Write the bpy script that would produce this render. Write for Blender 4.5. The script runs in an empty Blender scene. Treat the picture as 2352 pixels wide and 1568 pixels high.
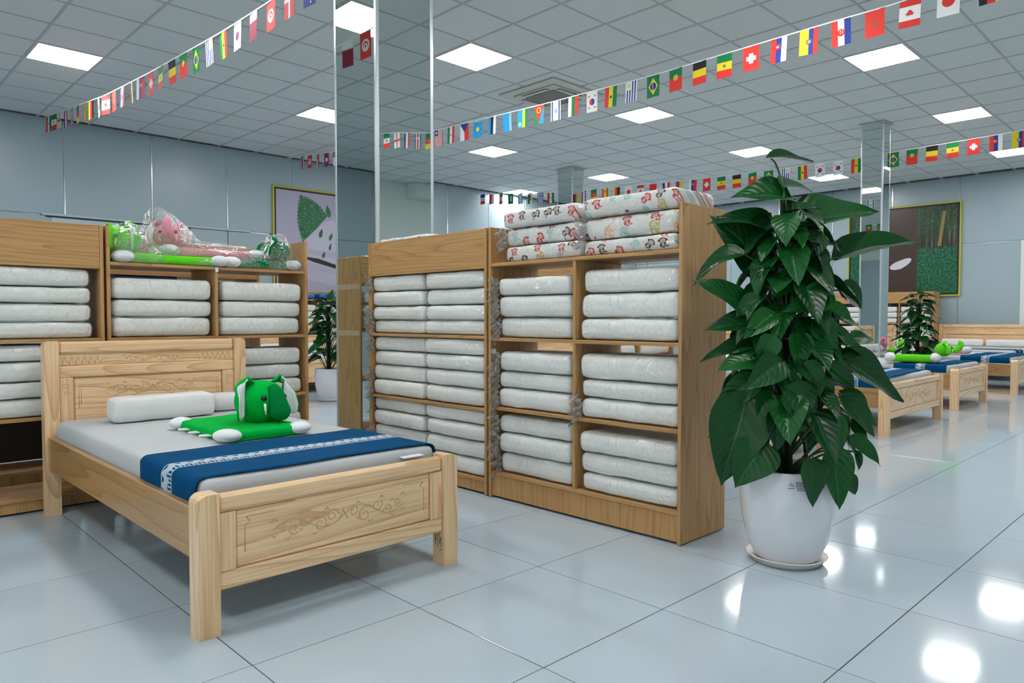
import bpy, math, random
from mathutils import Vector, Matrix, noise as mn

# ------------------------------------------------------------------ camera, world, exposure
W_PX, H_PX, F_PX, PITCH, CAM_H, YAW = 2352, 1568, 1652.0, -0.033, 1.0125, math.radians(44.5)
SC = bpy.context.scene
COL = SC.collection
cg, sg, cp, sp = math.cos(YAW), math.sin(YAW), math.cos(PITCH), math.sin(PITCH)
cam_d = bpy.data.cameras.new('camera'); cam = bpy.data.objects.new('camera', cam_d); COL.objects.link(cam)
cam_d.sensor_width = 36.0; cam_d.lens = 36.0 * F_PX / W_PX; cam_d.clip_start = 0.05; cam_d.clip_end = 100
cam.location = (0, 0, CAM_H)
cam.rotation_euler = (math.pi / 2 + PITCH, 0, -YAW)
SC.camera = cam
world = bpy.data.worlds.new('world'); SC.world = world; world.use_nodes = True
world.node_tree.nodes['Background'].inputs[0].default_value = (0.86, 0.95, 1.0, 1)
world.node_tree.nodes['Background'].inputs[1].default_value = 1.7     # daylight let in by the added, unseen windows
vs = SC.view_settings
vs.view_transform = 'Standard'; vs.look = 'None'; vs.gamma = 1.0; vs.exposure = 0.10; vs.use_curve_mapping = False
LAMP = 32.0                       # emission of the ceiling light panels
LAMP_COL = (1.0, 1.0, 0.985)
CH = 3.703                        # ceiling height
XW0, XW1, YW0, YW1 = -4.0, 15.8, -3.5, 11.37
po_d = bpy.data.lights.new('added_window_portal', 'AREA'); po_d.shape = 'RECTANGLE'; po_d.size = 2.75; po_d.size_y = 8.2; po_d.cycles.is_portal = True
po = bpy.data.objects.new('added_window_portal', po_d); COL.objects.link(po)      # only guides the daylight sampling through the added windows
po.location = (XW0 - .13, YW0 + 4.13, 1.53); po.rotation_euler = (0, -math.pi / 2, 0)

def ray(u, v):
    x = (u - W_PX / 2) / F_PX; z = -(v - H_PX / 2) / F_PX
    Y = cp - sp * z; Z = sp + cp * z
    return Vector((cg * x + sg * Y, -sg * x + cg * Y, Z))
def at_dist(u, v, d):             # point on the pixel's ray whose horizontal depth along the view is d
    r = ray(u, v); f = r.x * sg + r.y * cg
    return Vector((0, 0, CAM_H)) + r * (d / f)
VIEW = Vector((sg, cg, 0)); RIGHT = Vector((cg, -sg, 0)); UP = Vector((0, 0, 1))

# ------------------------------------------------------------------ material helpers
class NT:
    def __init__(s, name):
        s.m = bpy.data.materials.new(name); s.m.use_nodes = True
        s.t = s.m.node_tree; s.n = s.t.nodes; s.l = s.t.links
        s.b = s.n['Principled BSDF']; s.out = s.n['Material Output']
    def add(s, kind, **kw):
        n = s.n.new(kind)
        for k, v in kw.items(): setattr(n, k, v)
        return n
    def set(s, n, **kw):
        for k, v in kw.items(): s.put(n.inputs[k.replace('_', ' ')], v)
        return n
    def put(s, sock, v):
        if hasattr(v, 'is_output') or isinstance(v, bpy.types.NodeSocket): s.l.new(v, sock)
        else: sock.default_value = v
    def math(s, op, a, b=0.0, c=None, clamp=False):
        n = s.add('ShaderNodeMath', operation=op, use_clamp=clamp)
        s.put(n.inputs[0], a); s.put(n.inputs[1], b)
        if c is not None: s.put(n.inputs[2], c)
        return n.outputs[0]
    def mix(s, fac, a, b, blend='MIX'):
        n = s.add('ShaderNodeMix', data_type='RGBA', blend_type=blend)
        s.put(n.inputs['Factor'], fac)
        for k, v in ((6, a), (7, b)):
            s.put(n.inputs[k], (*v, 1) if isinstance(v, tuple) and len(v) == 3 else v)
        return n.outputs[2]
    def obj(s, scale=(1, 1, 1), loc=(0, 0, 0), rot=(0, 0, 0)):
        tc = s.add('ShaderNodeTexCoord'); mp = s.add('ShaderNodeMapping')
        s.l.new(tc.outputs['Object'], mp.inputs['Vector'])
        mp.inputs['Scale'].default_value = scale; mp.inputs['Location'].default_value = loc; mp.inputs['Rotation'].default_value = rot
        return mp.outputs[0]
    def noise(s, vec, scale=5, detail=3, rough=0.55, dist=0.0):
        n = s.add('ShaderNodeTexNoise'); s.l.new(vec, n.inputs['Vector'])
        n.inputs['Scale'].default_value = scale; n.inputs['Detail'].default_value = detail
        n.inputs['Roughness'].default_value = rough; n.inputs['Distortion'].default_value = dist
        return n.outputs['Fac']
    def ramp(s, fac, stops, interp='LINEAR'):
        r = s.add('ShaderNodeValToRGB'); s.put(r.inputs[0], fac); r.color_ramp.interpolation = interp
        e = r.color_ramp.elements
        while len(e) < len(stops): e.new(0.5)
        for k, (p, c) in enumerate(stops):
            e[k].position = p; e[k].color = (*c, 1) if len(c) == 3 else c
        return r.outputs[0]
    def bump(s, h, strength=0.2, dist=0.01):
        b = s.add('ShaderNodeBump'); s.put(b.inputs['Height'], h)
        b.inputs['Strength'].default_value = strength; b.inputs['Distance'].default_value = dist
        return b.outputs[0]
    def bsdf(s, **kw):
        al = dict(color='Base Color', rough='Roughness', metal='Metallic', spec='Specular IOR Level', coat='Coat Weight', coatr='Coat Roughness',
                  normal='Normal', sheen='Sheen Weight', sss='Subsurface Weight', emit='Emission Color', emits='Emission Strength', trans='Transmission Weight', alpha='Alpha', cnormal='Coat Normal')
        for k, v in kw.items():
            if isinstance(v, tuple) and len(v) == 3: v = (*v, 1)
            s.put(s.b.inputs[al[k]], v)
        return s.m

MATS = {}
def plain(name, col, rough=0.5, **kw):
    if name not in MATS: MATS[name] = NT(name).bsdf(color=col, rough=rough, **kw)
    return MATS[name]

def wood(name, axis, lo, hi, dark, rough, freq=1.0, coat=0.0, fine=0.35):
    t = NT(name)
    sc = {'x': (0.35, 5.5, 5.5), 'y': (5.5, 0.35, 5.5), 'z': (5.5, 5.5, 0.35)}[axis]
    info = t.add('ShaderNodeObjectInfo')
    off = t.math('MULTIPLY', info.outputs['Random'], 37.0)
    v0 = t.obj(sc)
    add = t.add('ShaderNodeVectorMath', operation='ADD'); t.l.new(v0, add.inputs[0])
    cmb = t.add('ShaderNodeCombineXYZ')
    for k in range(3): t.l.new(off, cmb.inputs[k])
    t.l.new(cmb.outputs[0], add.inputs[1]); v = add.outputs[0]
    n = t.noise(v, 0.55 * freq, 2.0, 0.5, 0.25)
    rings = t.math('FRACT', t.math('MULTIPLY', n, 24.0))
    tri = t.math('ADD', t.math('MULTIPLY', t.math('POWER', rings, 5.0), 0.85), t.math('MULTIPLY', rings, 0.22), clamp=True)
    base = t.mix(tri, hi, lo)
    fs = {'x': (3, 160, 160), 'y': (160, 3, 160), 'z': (160, 160, 3)}[axis]
    fib = t.noise(t.obj(fs), 1.0, 3, 0.6)
    pore = t.ramp(fib, [(0.36, (0, 0, 0)), (0.52, (1, 1, 1))])
    c2 = t.mix(t.math('MULTIPLY', t.math('SUBTRACT', 1.0, pore), fine), base, dark)
    big = t.noise(t.obj(), 1.3, 2)
    c3 = t.mix(t.math('MULTIPLY', big, 0.18), c2, lo)
    t.bsdf(color=c3, rough=rough, coat=coat, coatr=0.12, normal=t.bump(fib, 0.08, 0.004))
    return t.m
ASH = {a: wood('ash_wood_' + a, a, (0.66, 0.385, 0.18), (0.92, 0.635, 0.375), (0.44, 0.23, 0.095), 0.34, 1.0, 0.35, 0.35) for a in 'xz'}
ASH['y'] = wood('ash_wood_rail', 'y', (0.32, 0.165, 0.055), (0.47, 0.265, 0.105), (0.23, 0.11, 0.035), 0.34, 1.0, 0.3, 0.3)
LAM = {a: wood('oak_laminate_' + a, a, (0.36, 0.185, 0.066), (0.54, 0.30, 0.115), (0.22, 0.105, 0.036), 0.42, 1.25, 0.0, 0.4) for a in 'xyz'}
CARVE = plain('carved_edge', (0.66, 0.43, 0.22), 0.3, coat=0.4)

def m_floor():
    t = NT('polished_tile'); info = t.add('ShaderNodeObjectInfo')
    n = t.noise(t.obj((1, 1, 1)), 2.2, 4, 0.6)
    c = t.mix(n, (0.40, 0.472, 0.53), (0.48, 0.555, 0.61))
    c = t.mix(t.math('MULTIPLY', info.outputs['Random'], 0.25), c, (0.425, 0.50, 0.545))
    rip = t.noise(t.obj((1, 1, 1)), 9.0, 2, 0.5)
    return t.bsdf(color=c, rough=0.085, spec=0.44, normal=t.bump(rip, 0.012, 0.01))
M_TILE = m_floor(); M_GROUT = plain('grout', (0.05, 0.055, 0.06), 0.8)
def m_ceil():
    t = NT('mineral_ceiling_tile'); n = t.noise(t.obj((1, 1, 1)), 220, 3, 0.7); info = t.add('ShaderNodeObjectInfo')
    c = t.mix(n, (0.575, 0.62, 0.625), (0.69, 0.73, 0.73))
    c = t.mix(t.math('MULTIPLY', info.outputs['Random'], 0.2), c, (0.60, 0.62, 0.62))
    return t.bsdf(color=c, rough=0.75, normal=t.bump(n, 0.25, 0.002))
M_CEIL = m_ceil(); M_TBAR = plain('t_bar_paint', (0.44, 0.47, 0.475), 0.5)
def m_wall():
    t = NT('coated_steel_panel'); n = t.noise(t.obj((1, 1, 1)), 1.4, 3)
    c = t.mix(n, (0.325, 0.415, 0.455), (0.36, 0.45, 0.49))
    o = t.noise(t.obj((1, 1, 1)), 60, 2)
    return t.bsdf(color=c, rough=0.3, normal=t.bump(o, 0.05, 0.002))
M_WALL = m_wall(); M_SEAM = plain('seam_foil', (0.66, 0.70, 0.72), 0.16, metal=0.8); M_DARK = plain('dark_gap', (0.03, 0.035, 0.04), 0.7)
M_DOOR = plain('door_paint', (0.44, 0.535, 0.58), 0.4); M_PAINT = plain('pale_wall_paint', (0.66, 0.71, 0.69), 0.6)
M_ALU = plain('aluminium_trim', (0.62, 0.66, 0.69), 0.3, metal=0.6)
M_MIRROR = plain('green_tinted_mirror', (0.66, 0.735, 0.715), 0.015, metal=1.0)
def m_lamp():
    t = NT('light_diffuser'); return t.bsdf(color=(0.9, 0.9, 0.9), rough=0.5, emit=LAMP_COL, emits=LAMP)
def m_glass():
    t = NT('added_window_glass'); g = t.add('ShaderNodeBsdfGlossy'); g.inputs['Roughness'].default_value = 0.02; tr = t.add('ShaderNodeBsdfTransparent'); tr.inputs['Color'].default_value = (0.93, 0.96, 0.95, 1)
    mx = t.add('ShaderNodeMixShader'); mx.inputs[0].default_value = 0.06; t.l.new(tr.outputs[0], mx.inputs[1]); t.l.new(g.outputs[0], mx.inputs[2]); t.l.new(mx.outputs[0], t.out.inputs['Surface'])
    return t.m
M_GLASS = m_glass(); M_LAMP = m_lamp(); M_WHITEPL = plain('white_plastic', (0.72, 0.74, 0.72), 0.4)
M_ACGRILLE = plain('air_conditioner_grille', (0.17, 0.165, 0.145), 0.6); M_ACBODY = plain('air_conditioner_body', (0.56, 0.575, 0.50), 0.45)
def m_cloth(name, a, b, sc=120, bs=0.25, sheen=0.0, rough=0.85, spec=0.3):
    t = NT(name); n = t.noise(t.obj(), sc, 3, 0.6); w = t.noise(t.obj(), 4, 3)
    return t.bsdf(color=t.mix(w, a, b), rough=rough, sheen=sheen, spec=spec, normal=t.bump(n, bs, 0.004))
M_FOAM = m_cloth('white_foam_cover', (0.91, 0.905, 0.875), (0.95, 0.945, 0.925), 60, 0.3)
M_MATT = m_cloth('mattress_knit', (0.455, 0.465, 0.475), (0.51, 0.52, 0.53), 140, 0.35)
M_BOLST = m_cloth('bolster_knit', (0.70, 0.69, 0.68), (0.78, 0.77, 0.765), 160, 0.4)
def m_wrap(name='clear_plastic_wrap', haze=0.03):
    t = NT(name)
    v = t.obj((1, 1, 1))
    w = t.add('ShaderNodeTexVoronoi', feature='DISTANCE_TO_EDGE'); nv = t.add('ShaderNodeVectorMath', operation='ADD')
    nn = t.add('ShaderNodeTexNoise'); t.l.new(v, nn.inputs['Vector']); nn.inputs['Scale'].default_value = 9
    vs_ = t.add('ShaderNodeVectorMath', operation='SCALE'); t.l.new(nn.outputs['Color'], vs_.inputs[0]); vs_.inputs['Scale'].default_value = 0.12
    t.l.new(v, nv.inputs[0]); t.l.new(vs_.outputs[0], nv.inputs[1]); t.l.new(nv.outputs[0], w.inputs['Vector']); w.inputs['Scale'].default_value = 20
    crease = t.math('POWER', t.math('SUBTRACT', 1.0, t.math('MULTIPLY', w.outputs['Distance'], 2.6, clamp=True)), 3.0)
    fine = t.noise(v, 20, 3, 0.6, 2.2)
    hgt = t.math('ADD', t.math('MULTIPLY', crease, 0.28), fine)
    nb = t.bump(hgt, 1.0, 0.05)
    g = t.add('ShaderNodeBsdfGlossy'); g.inputs['Roughness'].default_value = 0.13; g.inputs['Color'].default_value = (1, 1, 1, 1); t.l.new(nb, g.inputs['Normal'])
    tr = t.add('ShaderNodeBsdfTransparent'); tr.inputs['Color'].default_value = (0.99, 0.995, 0.99, 1)
    fr = t.add('ShaderNodeFresnel'); fr.inputs['IOR'].default_value = 1.5; t.l.new(nb, fr.inputs['Normal'])
    streak = t.math('MULTIPLY', t.math('POWER', crease, 2.0), t.noise(v, 7, 2), clamp=True)
    fac = t.math('ADD', t.math('ADD', t.math('MULTIPLY', fr.outputs[0], 0.40), 0.012), t.math('MULTIPLY', streak, 0.0), clamp=True)
    mx = t.add('ShaderNodeMixShader'); t.l.new(fac, mx.inputs[0]); t.l.new(tr.outputs[0], mx.inputs[1]); t.l.new(g.outputs[0], mx.inputs[2])
    d = t.add('ShaderNodeBsdfDiffuse'); d.inputs['Color'].default_value = (0.8, 0.8, 0.78, 1); t.l.new(nb, d.inputs['Normal'])
    m2 = t.add('ShaderNodeMixShader'); m2.inputs[0].default_value = haze; t.l.new(mx.outputs[0], m2.inputs[1]); t.l.new(d.outputs[0], m2.inputs[2])
    t.l.new(m2.outputs[0], t.out.inputs['Surface'])
    return t.m
M_WRAP = m_wrap(); M_TAIL = m_wrap('loose_plastic_film', 0.38)
def m_print():                     # little monkeys printed on white cotton
    t = NT('monkey_print_cotton')
    tc = t.add('ShaderNodeTexCoord'); sx = t.add('ShaderNodeSeparateXYZ'); t.l.new(tc.outputs['Object'], sx.inputs[0])
    cb = t.add('ShaderNodeCombineXYZ'); S = 11.0
    t.l.new(t.math('MULTIPLY', sx.outputs[0], S), cb.inputs[0])
    t.l.new(t.math('MULTIPLY', t.math('ADD', sx.outputs[2], sx.outputs[1]), S), cb.inputs[1])
    info = t.add('ShaderNodeObjectInfo'); of = t.add('ShaderNodeVectorMath', operation='ADD'); o3 = t.add('ShaderNodeCombineXYZ')
    t.l.new(t.math('MULTIPLY', info.outputs['Random'], 31.7), o3.inputs[0]); t.l.new(t.math('MULTIPLY', info.outputs['Random'], 17.3), o3.inputs[1])
    t.l.new(cb.outputs[0], of.inputs[0]); t.l.new(o3.outputs[0], of.inputs[1])
    vo = t.add('ShaderNodeTexVoronoi', voronoi_dimensions='2D'); t.l.new(of.outputs[0], vo.inputs['Vector']); vo.inputs['Scale'].default_value = 1; vo.inputs['Randomness'].default_value = 0.6
    sub = t.add('ShaderNodeVectorMath', operation='SUBTRACT'); t.l.new(of.outputs[0], sub.inputs[0]); t.l.new(vo.outputs['Position'], sub.inputs[1])
    sc = t.add('ShaderNodeSeparateColor'); t.l.new(vo.outputs['Color'], sc.inputs[0])
    rt = t.add('ShaderNodeVectorRotate', rotation_type='Z_AXIS'); t.l.new(sub.outputs[0], rt.inputs['Vector'])
    t.l.new(t.math('MULTIPLY', t.math('SUBTRACT', sc.outputs[0], 0.5), 2.6), rt.inputs['Angle'])
    s2 = t.add('ShaderNodeSeparateXYZ'); t.l.new(rt.outputs[0], s2.inputs[0]); x, y = s2.outputs[0], s2.outputs[1]
    def ell(cx, cy, rx, ry):
        a = t.math('POWER', t.math('DIVIDE', t.math('ABSOLUTE', t.math('SUBTRACT', x, cx)), rx), 2.0)
        b = t.math('POWER', t.math('DIVIDE', t.math('ABSOLUTE', t.math('SUBTRACT', y, cy)), ry), 2.0)
        return t.math('LESS_THAN', t.math('ADD', a, b), 1.0)
    head = ell(0, 0.10, 0.23, 0.20); e1 = ell(-0.23, 0.11, 0.075, 0.085); e2 = ell(0.23, 0.11, 0.075, 0.085); body = ell(0.0, -0.20, 0.13, 0.17)
    arm = ell(-0.15, -0.20, 0.05, 0.13); arm2 = ell(0.15, -0.14, 0.05, 0.12); tail = ell(0.24, -0.30, 0.12, 0.03)
    face = ell(0, 0.06, 0.165, 0.135); belly = ell(0, -0.21, 0.075, 0.11)
    eye = t.math('MAXIMUM', ell(-0.06, 0.09, 0.022, 0.026), ell(0.06, 0.09, 0.022, 0.026)); mouth = ell(0, 0.0, 0.05, 0.016)
    fig = head
    for k in (e1, e2, body, arm, arm2, tail): fig = t.math('MAXIMUM', fig, k)
    light = t.math('MAXIMUM', face, belly); inkm = t.math('MAXIMUM', eye, mouth)
    col = t.ramp(sc.outputs[1], [(0.0, (0.62, 0.045, 0.055)), (0.34, (0.10, 0.06, 0.05)), (0.56, (0.36, 0.66, 0.66)), (0.74, (0.82, 0.48, 0.28)), (0.88, (0.62, 0.52, 0.10))], 'CONSTANT')
    fcol = t.mix(0.72, col, (0.85, 0.72, 0.66))
    base = t.mix(fig, (0.83, 0.81, 0.79), col); base = t.mix(t.math('MULTIPLY', light, fig), base, fcol); base = t.mix(inkm, base, (0.12, 0.03, 0.03))
    nz = t.noise(tc.outputs['Object'], 45, 2)
    return t.bsdf(color=base, rough=0.7, normal=t.bump(nz, 0.3, 0.004))
M_PRINT = m_print()
def m_runner():
    t = NT('navy_runner_cloth'); tc = t.add('ShaderNodeTexCoord'); s = t.add('ShaderNodeSeparateXYZ'); t.l.new(tc.outputs['UV'], s.inputs[0])
    u, v = s.outputs[0], s.outputs[1]          # u metres across the bed, v 0..1 along the bed
    inb = t.math('MULTIPLY', t.math('GREATER_THAN', v, 0.40), t.math('LESS_THAN', v, 0.57))
    wob = t.math('MULTIPLY', t.math('SINE', t.math('MULTIPLY', u, 150.0)), 0.018)
    wv = t.math('ADD', v, wob)
    lace = t.math('MULTIPLY', t.math('GREATER_THAN', wv, 0.465), t.math('LESS_THAN', wv, 0.545))
    ticks = t.math('MULTIPLY', t.math('GREATER_THAN', t.math('SINE', t.math('MULTIPLY', u, 420.0)), 0.2), t.math('MULTIPLY', t.math('GREATER_THAN', v, 0.415), t.math('LESS_THAN', v, 0.475)))
    edge = t.math('MAXIMUM', t.math('MULTIPLY', t.math('GREATER_THAN', v, 0.40), t.math('LESS_THAN', v, 0.413)), t.math('MULTIPLY', t.math('GREATER_THAN', v, 0.557), t.math('LESS_THAN', v, 0.57)))
    m = t.math('MULTIPLY', t.math('MAXIMUM', t.math('MAXIMUM', lace, ticks), edge), inb)
    m = t.math('MULTIPLY', m, 0.85)
    n = t.noise(t.obj(), 200, 2)
    return t.bsdf(color=t.mix(m, (0.0, 0.058, 0.155), (0.50, 0.57, 0.63)), rough=0.85, spec=0.08, normal=t.bump(n, 0.2, 0.002))
M_RUN = m_runner()
def plush(name, c): 
    k = 'plush_' + name
    if k not in MATS: MATS[k] = m_cloth(k, tuple(x * 0.85 for x in c), c, 90, 0.5, 0.0, 0.9, 0.06)
    return MATS[k]
P_GREEN = plush('green', (0.0, 0.44, 0.055)); P_LIME = plush('lime', (0.13, 0.68, 0.02)); P_PINK = plush('pink', (0.86, 0.33, 0.42)); P_DARK = plush('dark_green', (0.0, 0.165, 0.05)); P_WHITE = plush('white', (0.80, 0.81, 0.82))
P_TRUNK = plush('deep_green', (0.0, 0.20, 0.04)); M_EYE = plain('black_bead', (0.01, 0.01, 0.012), 0.12)
def m_leaf():
    t = NT('glossy_leaf'); tc = t.add('ShaderNodeTexCoord'); s = t.add('ShaderNodeSeparateXYZ'); t.l.new(tc.outputs['UV'], s.inputs[0])
    x = t.math('ABSOLUTE', t.math('SUBTRACT', s.outputs[0], 0.5)); y = s.outputs[1]
    vein = t.math('SINE', t.math('MULTIPLY', t.math('SUBTRACT', y, t.math('MULTIPLY', x, 0.7)), 48.0))
    vm = t.math('GREATER_THAN', vein, 0.93); mid = t.math('LESS_THAN', x, 0.013)
    info = t.add('ShaderNodeObjectInfo'); n = t.noise(t.obj(), 6, 2)
    c = t.mix(info.outputs['Random'], (0.002, 0.036, 0.007), (0.006, 0.095, 0.012))
    c = t.mix(t.math('MULTIPLY', n, 0.4), c, (0.006, 0.055, 0.012))
    c = t.mix(t.math('MULTIPLY', vm, 0.25), c, (0.02, 0.11, 0.03)); c = t.mix(t.math('MULTIPLY', mid, 0.7), c, (0.045, 0.16, 0.05))
    return t.bsdf(color=c, rough=0.30, spec=0.3, normal=t.bump(vein, 0.12, 0.004))
M_LEAF = m_leaf(); M_STEM = plain('green_stem', (0.03, 0.10, 0.025), 0.45); M_POLE = plain('black_moss_pole', (0.012, 0.012, 0.011), 0.9)
M_SOIL = m_cloth('potting_soil', (0.03, 0.02, 0.012), (0.09, 0.065, 0.05), 60, 1.0)
M_POT = plain('white_glaze', (0.70, 0.70, 0.735), 0.10, coat=0.4)
M_BLACK = plain('black_plastic', (0.012, 0.012, 0.012), 0.5); M_INK = plain('ink', (0.03, 0.02, 0.02), 0.7); M_PAPER = plain('paper_label', (0.75, 0.75, 0.78), 0.5)
M_TAPE = plain('packing_tape', (0.55, 0.40, 0.26), 0.25)
def m_bluebag():
    t = NT('blue_wrapped_cloth'); n = t.noise(t.obj(), 18, 3, 0.6, 1.0)
    return t.bsdf(color=t.mix(n, (0.01, 0.06, 0.26), (0.02, 0.12, 0.40)), rough=0.25, coat=0.6, normal=t.bump(n, 0.6, 0.02))
M_BLUE = m_bluebag()
FLAGC = dict(r=(0.72, 0.035, 0.025), w=(0.80, 0.80, 0.80), b=(0.012, 0.045, 0.30), g=(0.0, 0.20, 0.06), y=(0.80, 0.63, 0.02), k=(0.012, 0.012, 0.014), c=(0.01, 0.30, 0.68), m=(0.24, 0.008, 0.04), n=(0.012, 0.03, 0.16), o=(0.75, 0.19, 0.02), l=(0.22, 0.50, 0.76), v=(0.26, 0.10, 0.05))
def fm(k): return plain('flag_cloth_' + dict(r='red', w='white', b='blue', g='green', y='yellow', k='black', c='cyan', m='maroon', n='navy', o='orange', l='sky', v='brown')[k], FLAGC[k], 0.75)

# ------------------------------------------------------------------ mesh helpers
class MB:
    def __init__(s): s.v = []; s.f = []; s.mi = []; s.uv = {}
    def add(s, vs, fs, m=0):
        o = len(s.v); s.v += [tuple(p) for p in vs]
        for f in fs: s.f.append(tuple(i + o for i in f)); s.mi.append(m)
        return o
    def box(s, x0, x1, y0, y1, z0, z1, b=0.0, m=0):
        if b <= 0:
            vs = [(x, y, z) for z in (z0, z1) for y in (y0, y1) for x in (x0, x1)]
            return s.add(vs, [(0, 2, 3, 1), (4, 5, 7, 6), (0, 1, 5, 4), (2, 6, 7, 3), (0, 4, 6, 2), (1, 3, 7, 5)], m)
        b = min(b, (x1 - x0) * .49, (y1 - y0) * .49, (z1 - z0) * .49)
        L = ((x0, x1), (y0, y1), (z0, z1)); idx = {}; vs = []
        for i in (0, 1):
            for j in (0, 1):
                for k in (0, 1):
                    for ax in range(3):
                        p = []
                        for d, q in enumerate((i, j, k)):
                            e = L[d][q]; p.append(e if d == ax else e + (b if q == 0 else -b))
                        idx[(i, j, k, ax)] = len(vs); vs.append(p)
        fs = []
        for ax in range(3):
            a, c = [d for d in range(3) if d != ax]
            for q in (0, 1):
                f = []
                for (u, w) in ((0, 0), (1, 0), (1, 1), (0, 1)):
                    t = [0, 0, 0]; t[ax] = q; t[a] = u; t[c] = w; f.append(idx[(*t, ax)])
                fs.append(f if (q == 1) == (ax != 1) else f[::-1])
        for ax in range(3):          # edges along ax
            a, c = [d for d in range(3) if d != ax]
            for u in (0, 1):
                for w in (0, 1):
                    t0 = [0, 0, 0]; t0[a] = u; t0[c] = w; t1 = list(t0); t1[ax] = 1
                    fs.append([idx[(*t0, a)], idx[(*t0, c)], idx[(*t1, c)], idx[(*t1, a)]])
        for i in (0, 1):
            for j in (0, 1):
                for k in (0, 1): fs.append([idx[(i, j, k, 0)], idx[(i, j, k, 1)], idx[(i, j, k, 2)]])
        return s.add(vs, fs, m)
    def tube(s, pts, r, n=8, m=0, cap=True):
        pts = [Vector(p) for p in pts]; rs = r if isinstance(r, (list, tuple)) else [r] * len(pts)
        vs = []; prev = None
        for i, p in enumerate(pts):
            d = (pts[min(i + 1, len(pts) - 1)] - pts[max(i - 1, 0)])
            d = d.normalized() if d.length > 1e-9 else Vector((0, 0, 1))
            a = prev if prev is not None else (Vector((0, 0, 1)) if abs(d.z) < 0.9 else Vector((1, 0, 0)))
            a = (a - d * a.dot(d))
            a = a.normalized() if a.length > 1e-6 else d.orthogonal().normalized()
            prev = a; c = d.cross(a)
            for k in range(n):
                t = 2 * math.pi * k / n; vs.append(p + (a * math.cos(t) + c * math.sin(t)) * rs[i])
        fs = [(i * n + k, i * n + (k + 1) % n, (i + 1) * n + (k + 1) % n, (i + 1) * n + k) for i in range(len(pts) - 1) for k in range(n)]
        if cap: fs += [tuple(range(n))[::-1], tuple((len(pts) - 1) * n + k for k in range(n))]
        s.add(vs, fs, m)
    def lathe(s, prof, n=32, m=0, c=(0, 0, 0)):
        vs = [(c[0] + r * math.cos(2 * math.pi * k / n), c[1] + r * math.sin(2 * math.pi * k / n), c[2] + z) for r, z in prof for k in range(n)]
        fs = [(i * n + k, i * n + (k + 1) % n, (i + 1) * n + (k + 1) % n, (i + 1) * n + k) for i in range(len(prof) - 1) for k in range(n)]
        if prof[0][0] > 1e-5: fs.append(tuple(range(n))[::-1])
        if prof[-1][0] > 1e-5: fs.append(tuple((len(prof) - 1) * n + k for k in range(n)))
        s.add(vs, fs, m)
    def ball(s, c, r, M=None, n=16, k=10, m=0, fn=None):
        r = r if isinstance(r, (tuple, list)) else (r, r, r); vs = []
        for i in range(k + 1):
            a = math.pi * i / k
            for j in range(n):
                b = 2 * math.pi * j / n
                p = Vector((math.sin(a) * math.cos(b), math.sin(a) * math.sin(b), math.cos(a)))
                if fn: p = fn(p)
                p = Vector((p.x * r[0], p.y * r[1], p.z * r[2]))
                if M: p = M @ p
                vs.append(Vector(c) + p)
        fs = [(i * n + j, (i + 1) * n + j, (i + 1) * n + (j + 1) % n, i * n + (j + 1) % n) for i in range(k) for j in range(n)]
        s.add(vs, fs, m)
    def mesh(s, name, mats, smooth=False):
        me = bpy.data.meshes.new(name); me.from_pydata(s.v, [], s.f)
        for q in (mats if isinstance(mats, (list, tuple)) else [mats]): me.materials.append(q)
        if any(s.mi): me.polygons.foreach_set('material_index', s.mi)
        if smooth: me.polygons.foreach_set('use_smooth', [True] * len(me.polygons))
        me.validate(); me.update()
        return me
    def build(s, name, mats, parent=None, smooth=False):
        return link(name, s.mesh(name, mats, smooth), parent)
def link(name, data, parent=None):
    o = bpy.data.objects.new(name, data); COL.objects.link(o)
    if parent: o.parent = parent
    return o
def tag(o, label=None, cat=None, group=None, kind=None):
    if label: o['label'] = label
    if cat: o['category'] = cat
    if group: o['group'] = group
    if kind: o['kind'] = kind
    return o
def thing(name, label, cat, loc=(0, 0, 0), rz=0.0, group=None):
    o = link(name, None); o.location = loc; o.rotation_euler = (0, 0, rz); o.empty_display_size = 0.1
    return tag(o, label, cat, group)
def copy_tree(o, parent=None):
    c = o.copy(); COL.objects.link(c); c.parent = parent
    for ch in o.children: copy_tree(ch, c)
    return c
def struct(name, label=None):
    o = link(name, None); o['kind'] = 'structure'
    if label: o['label'] = label
    return o
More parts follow.
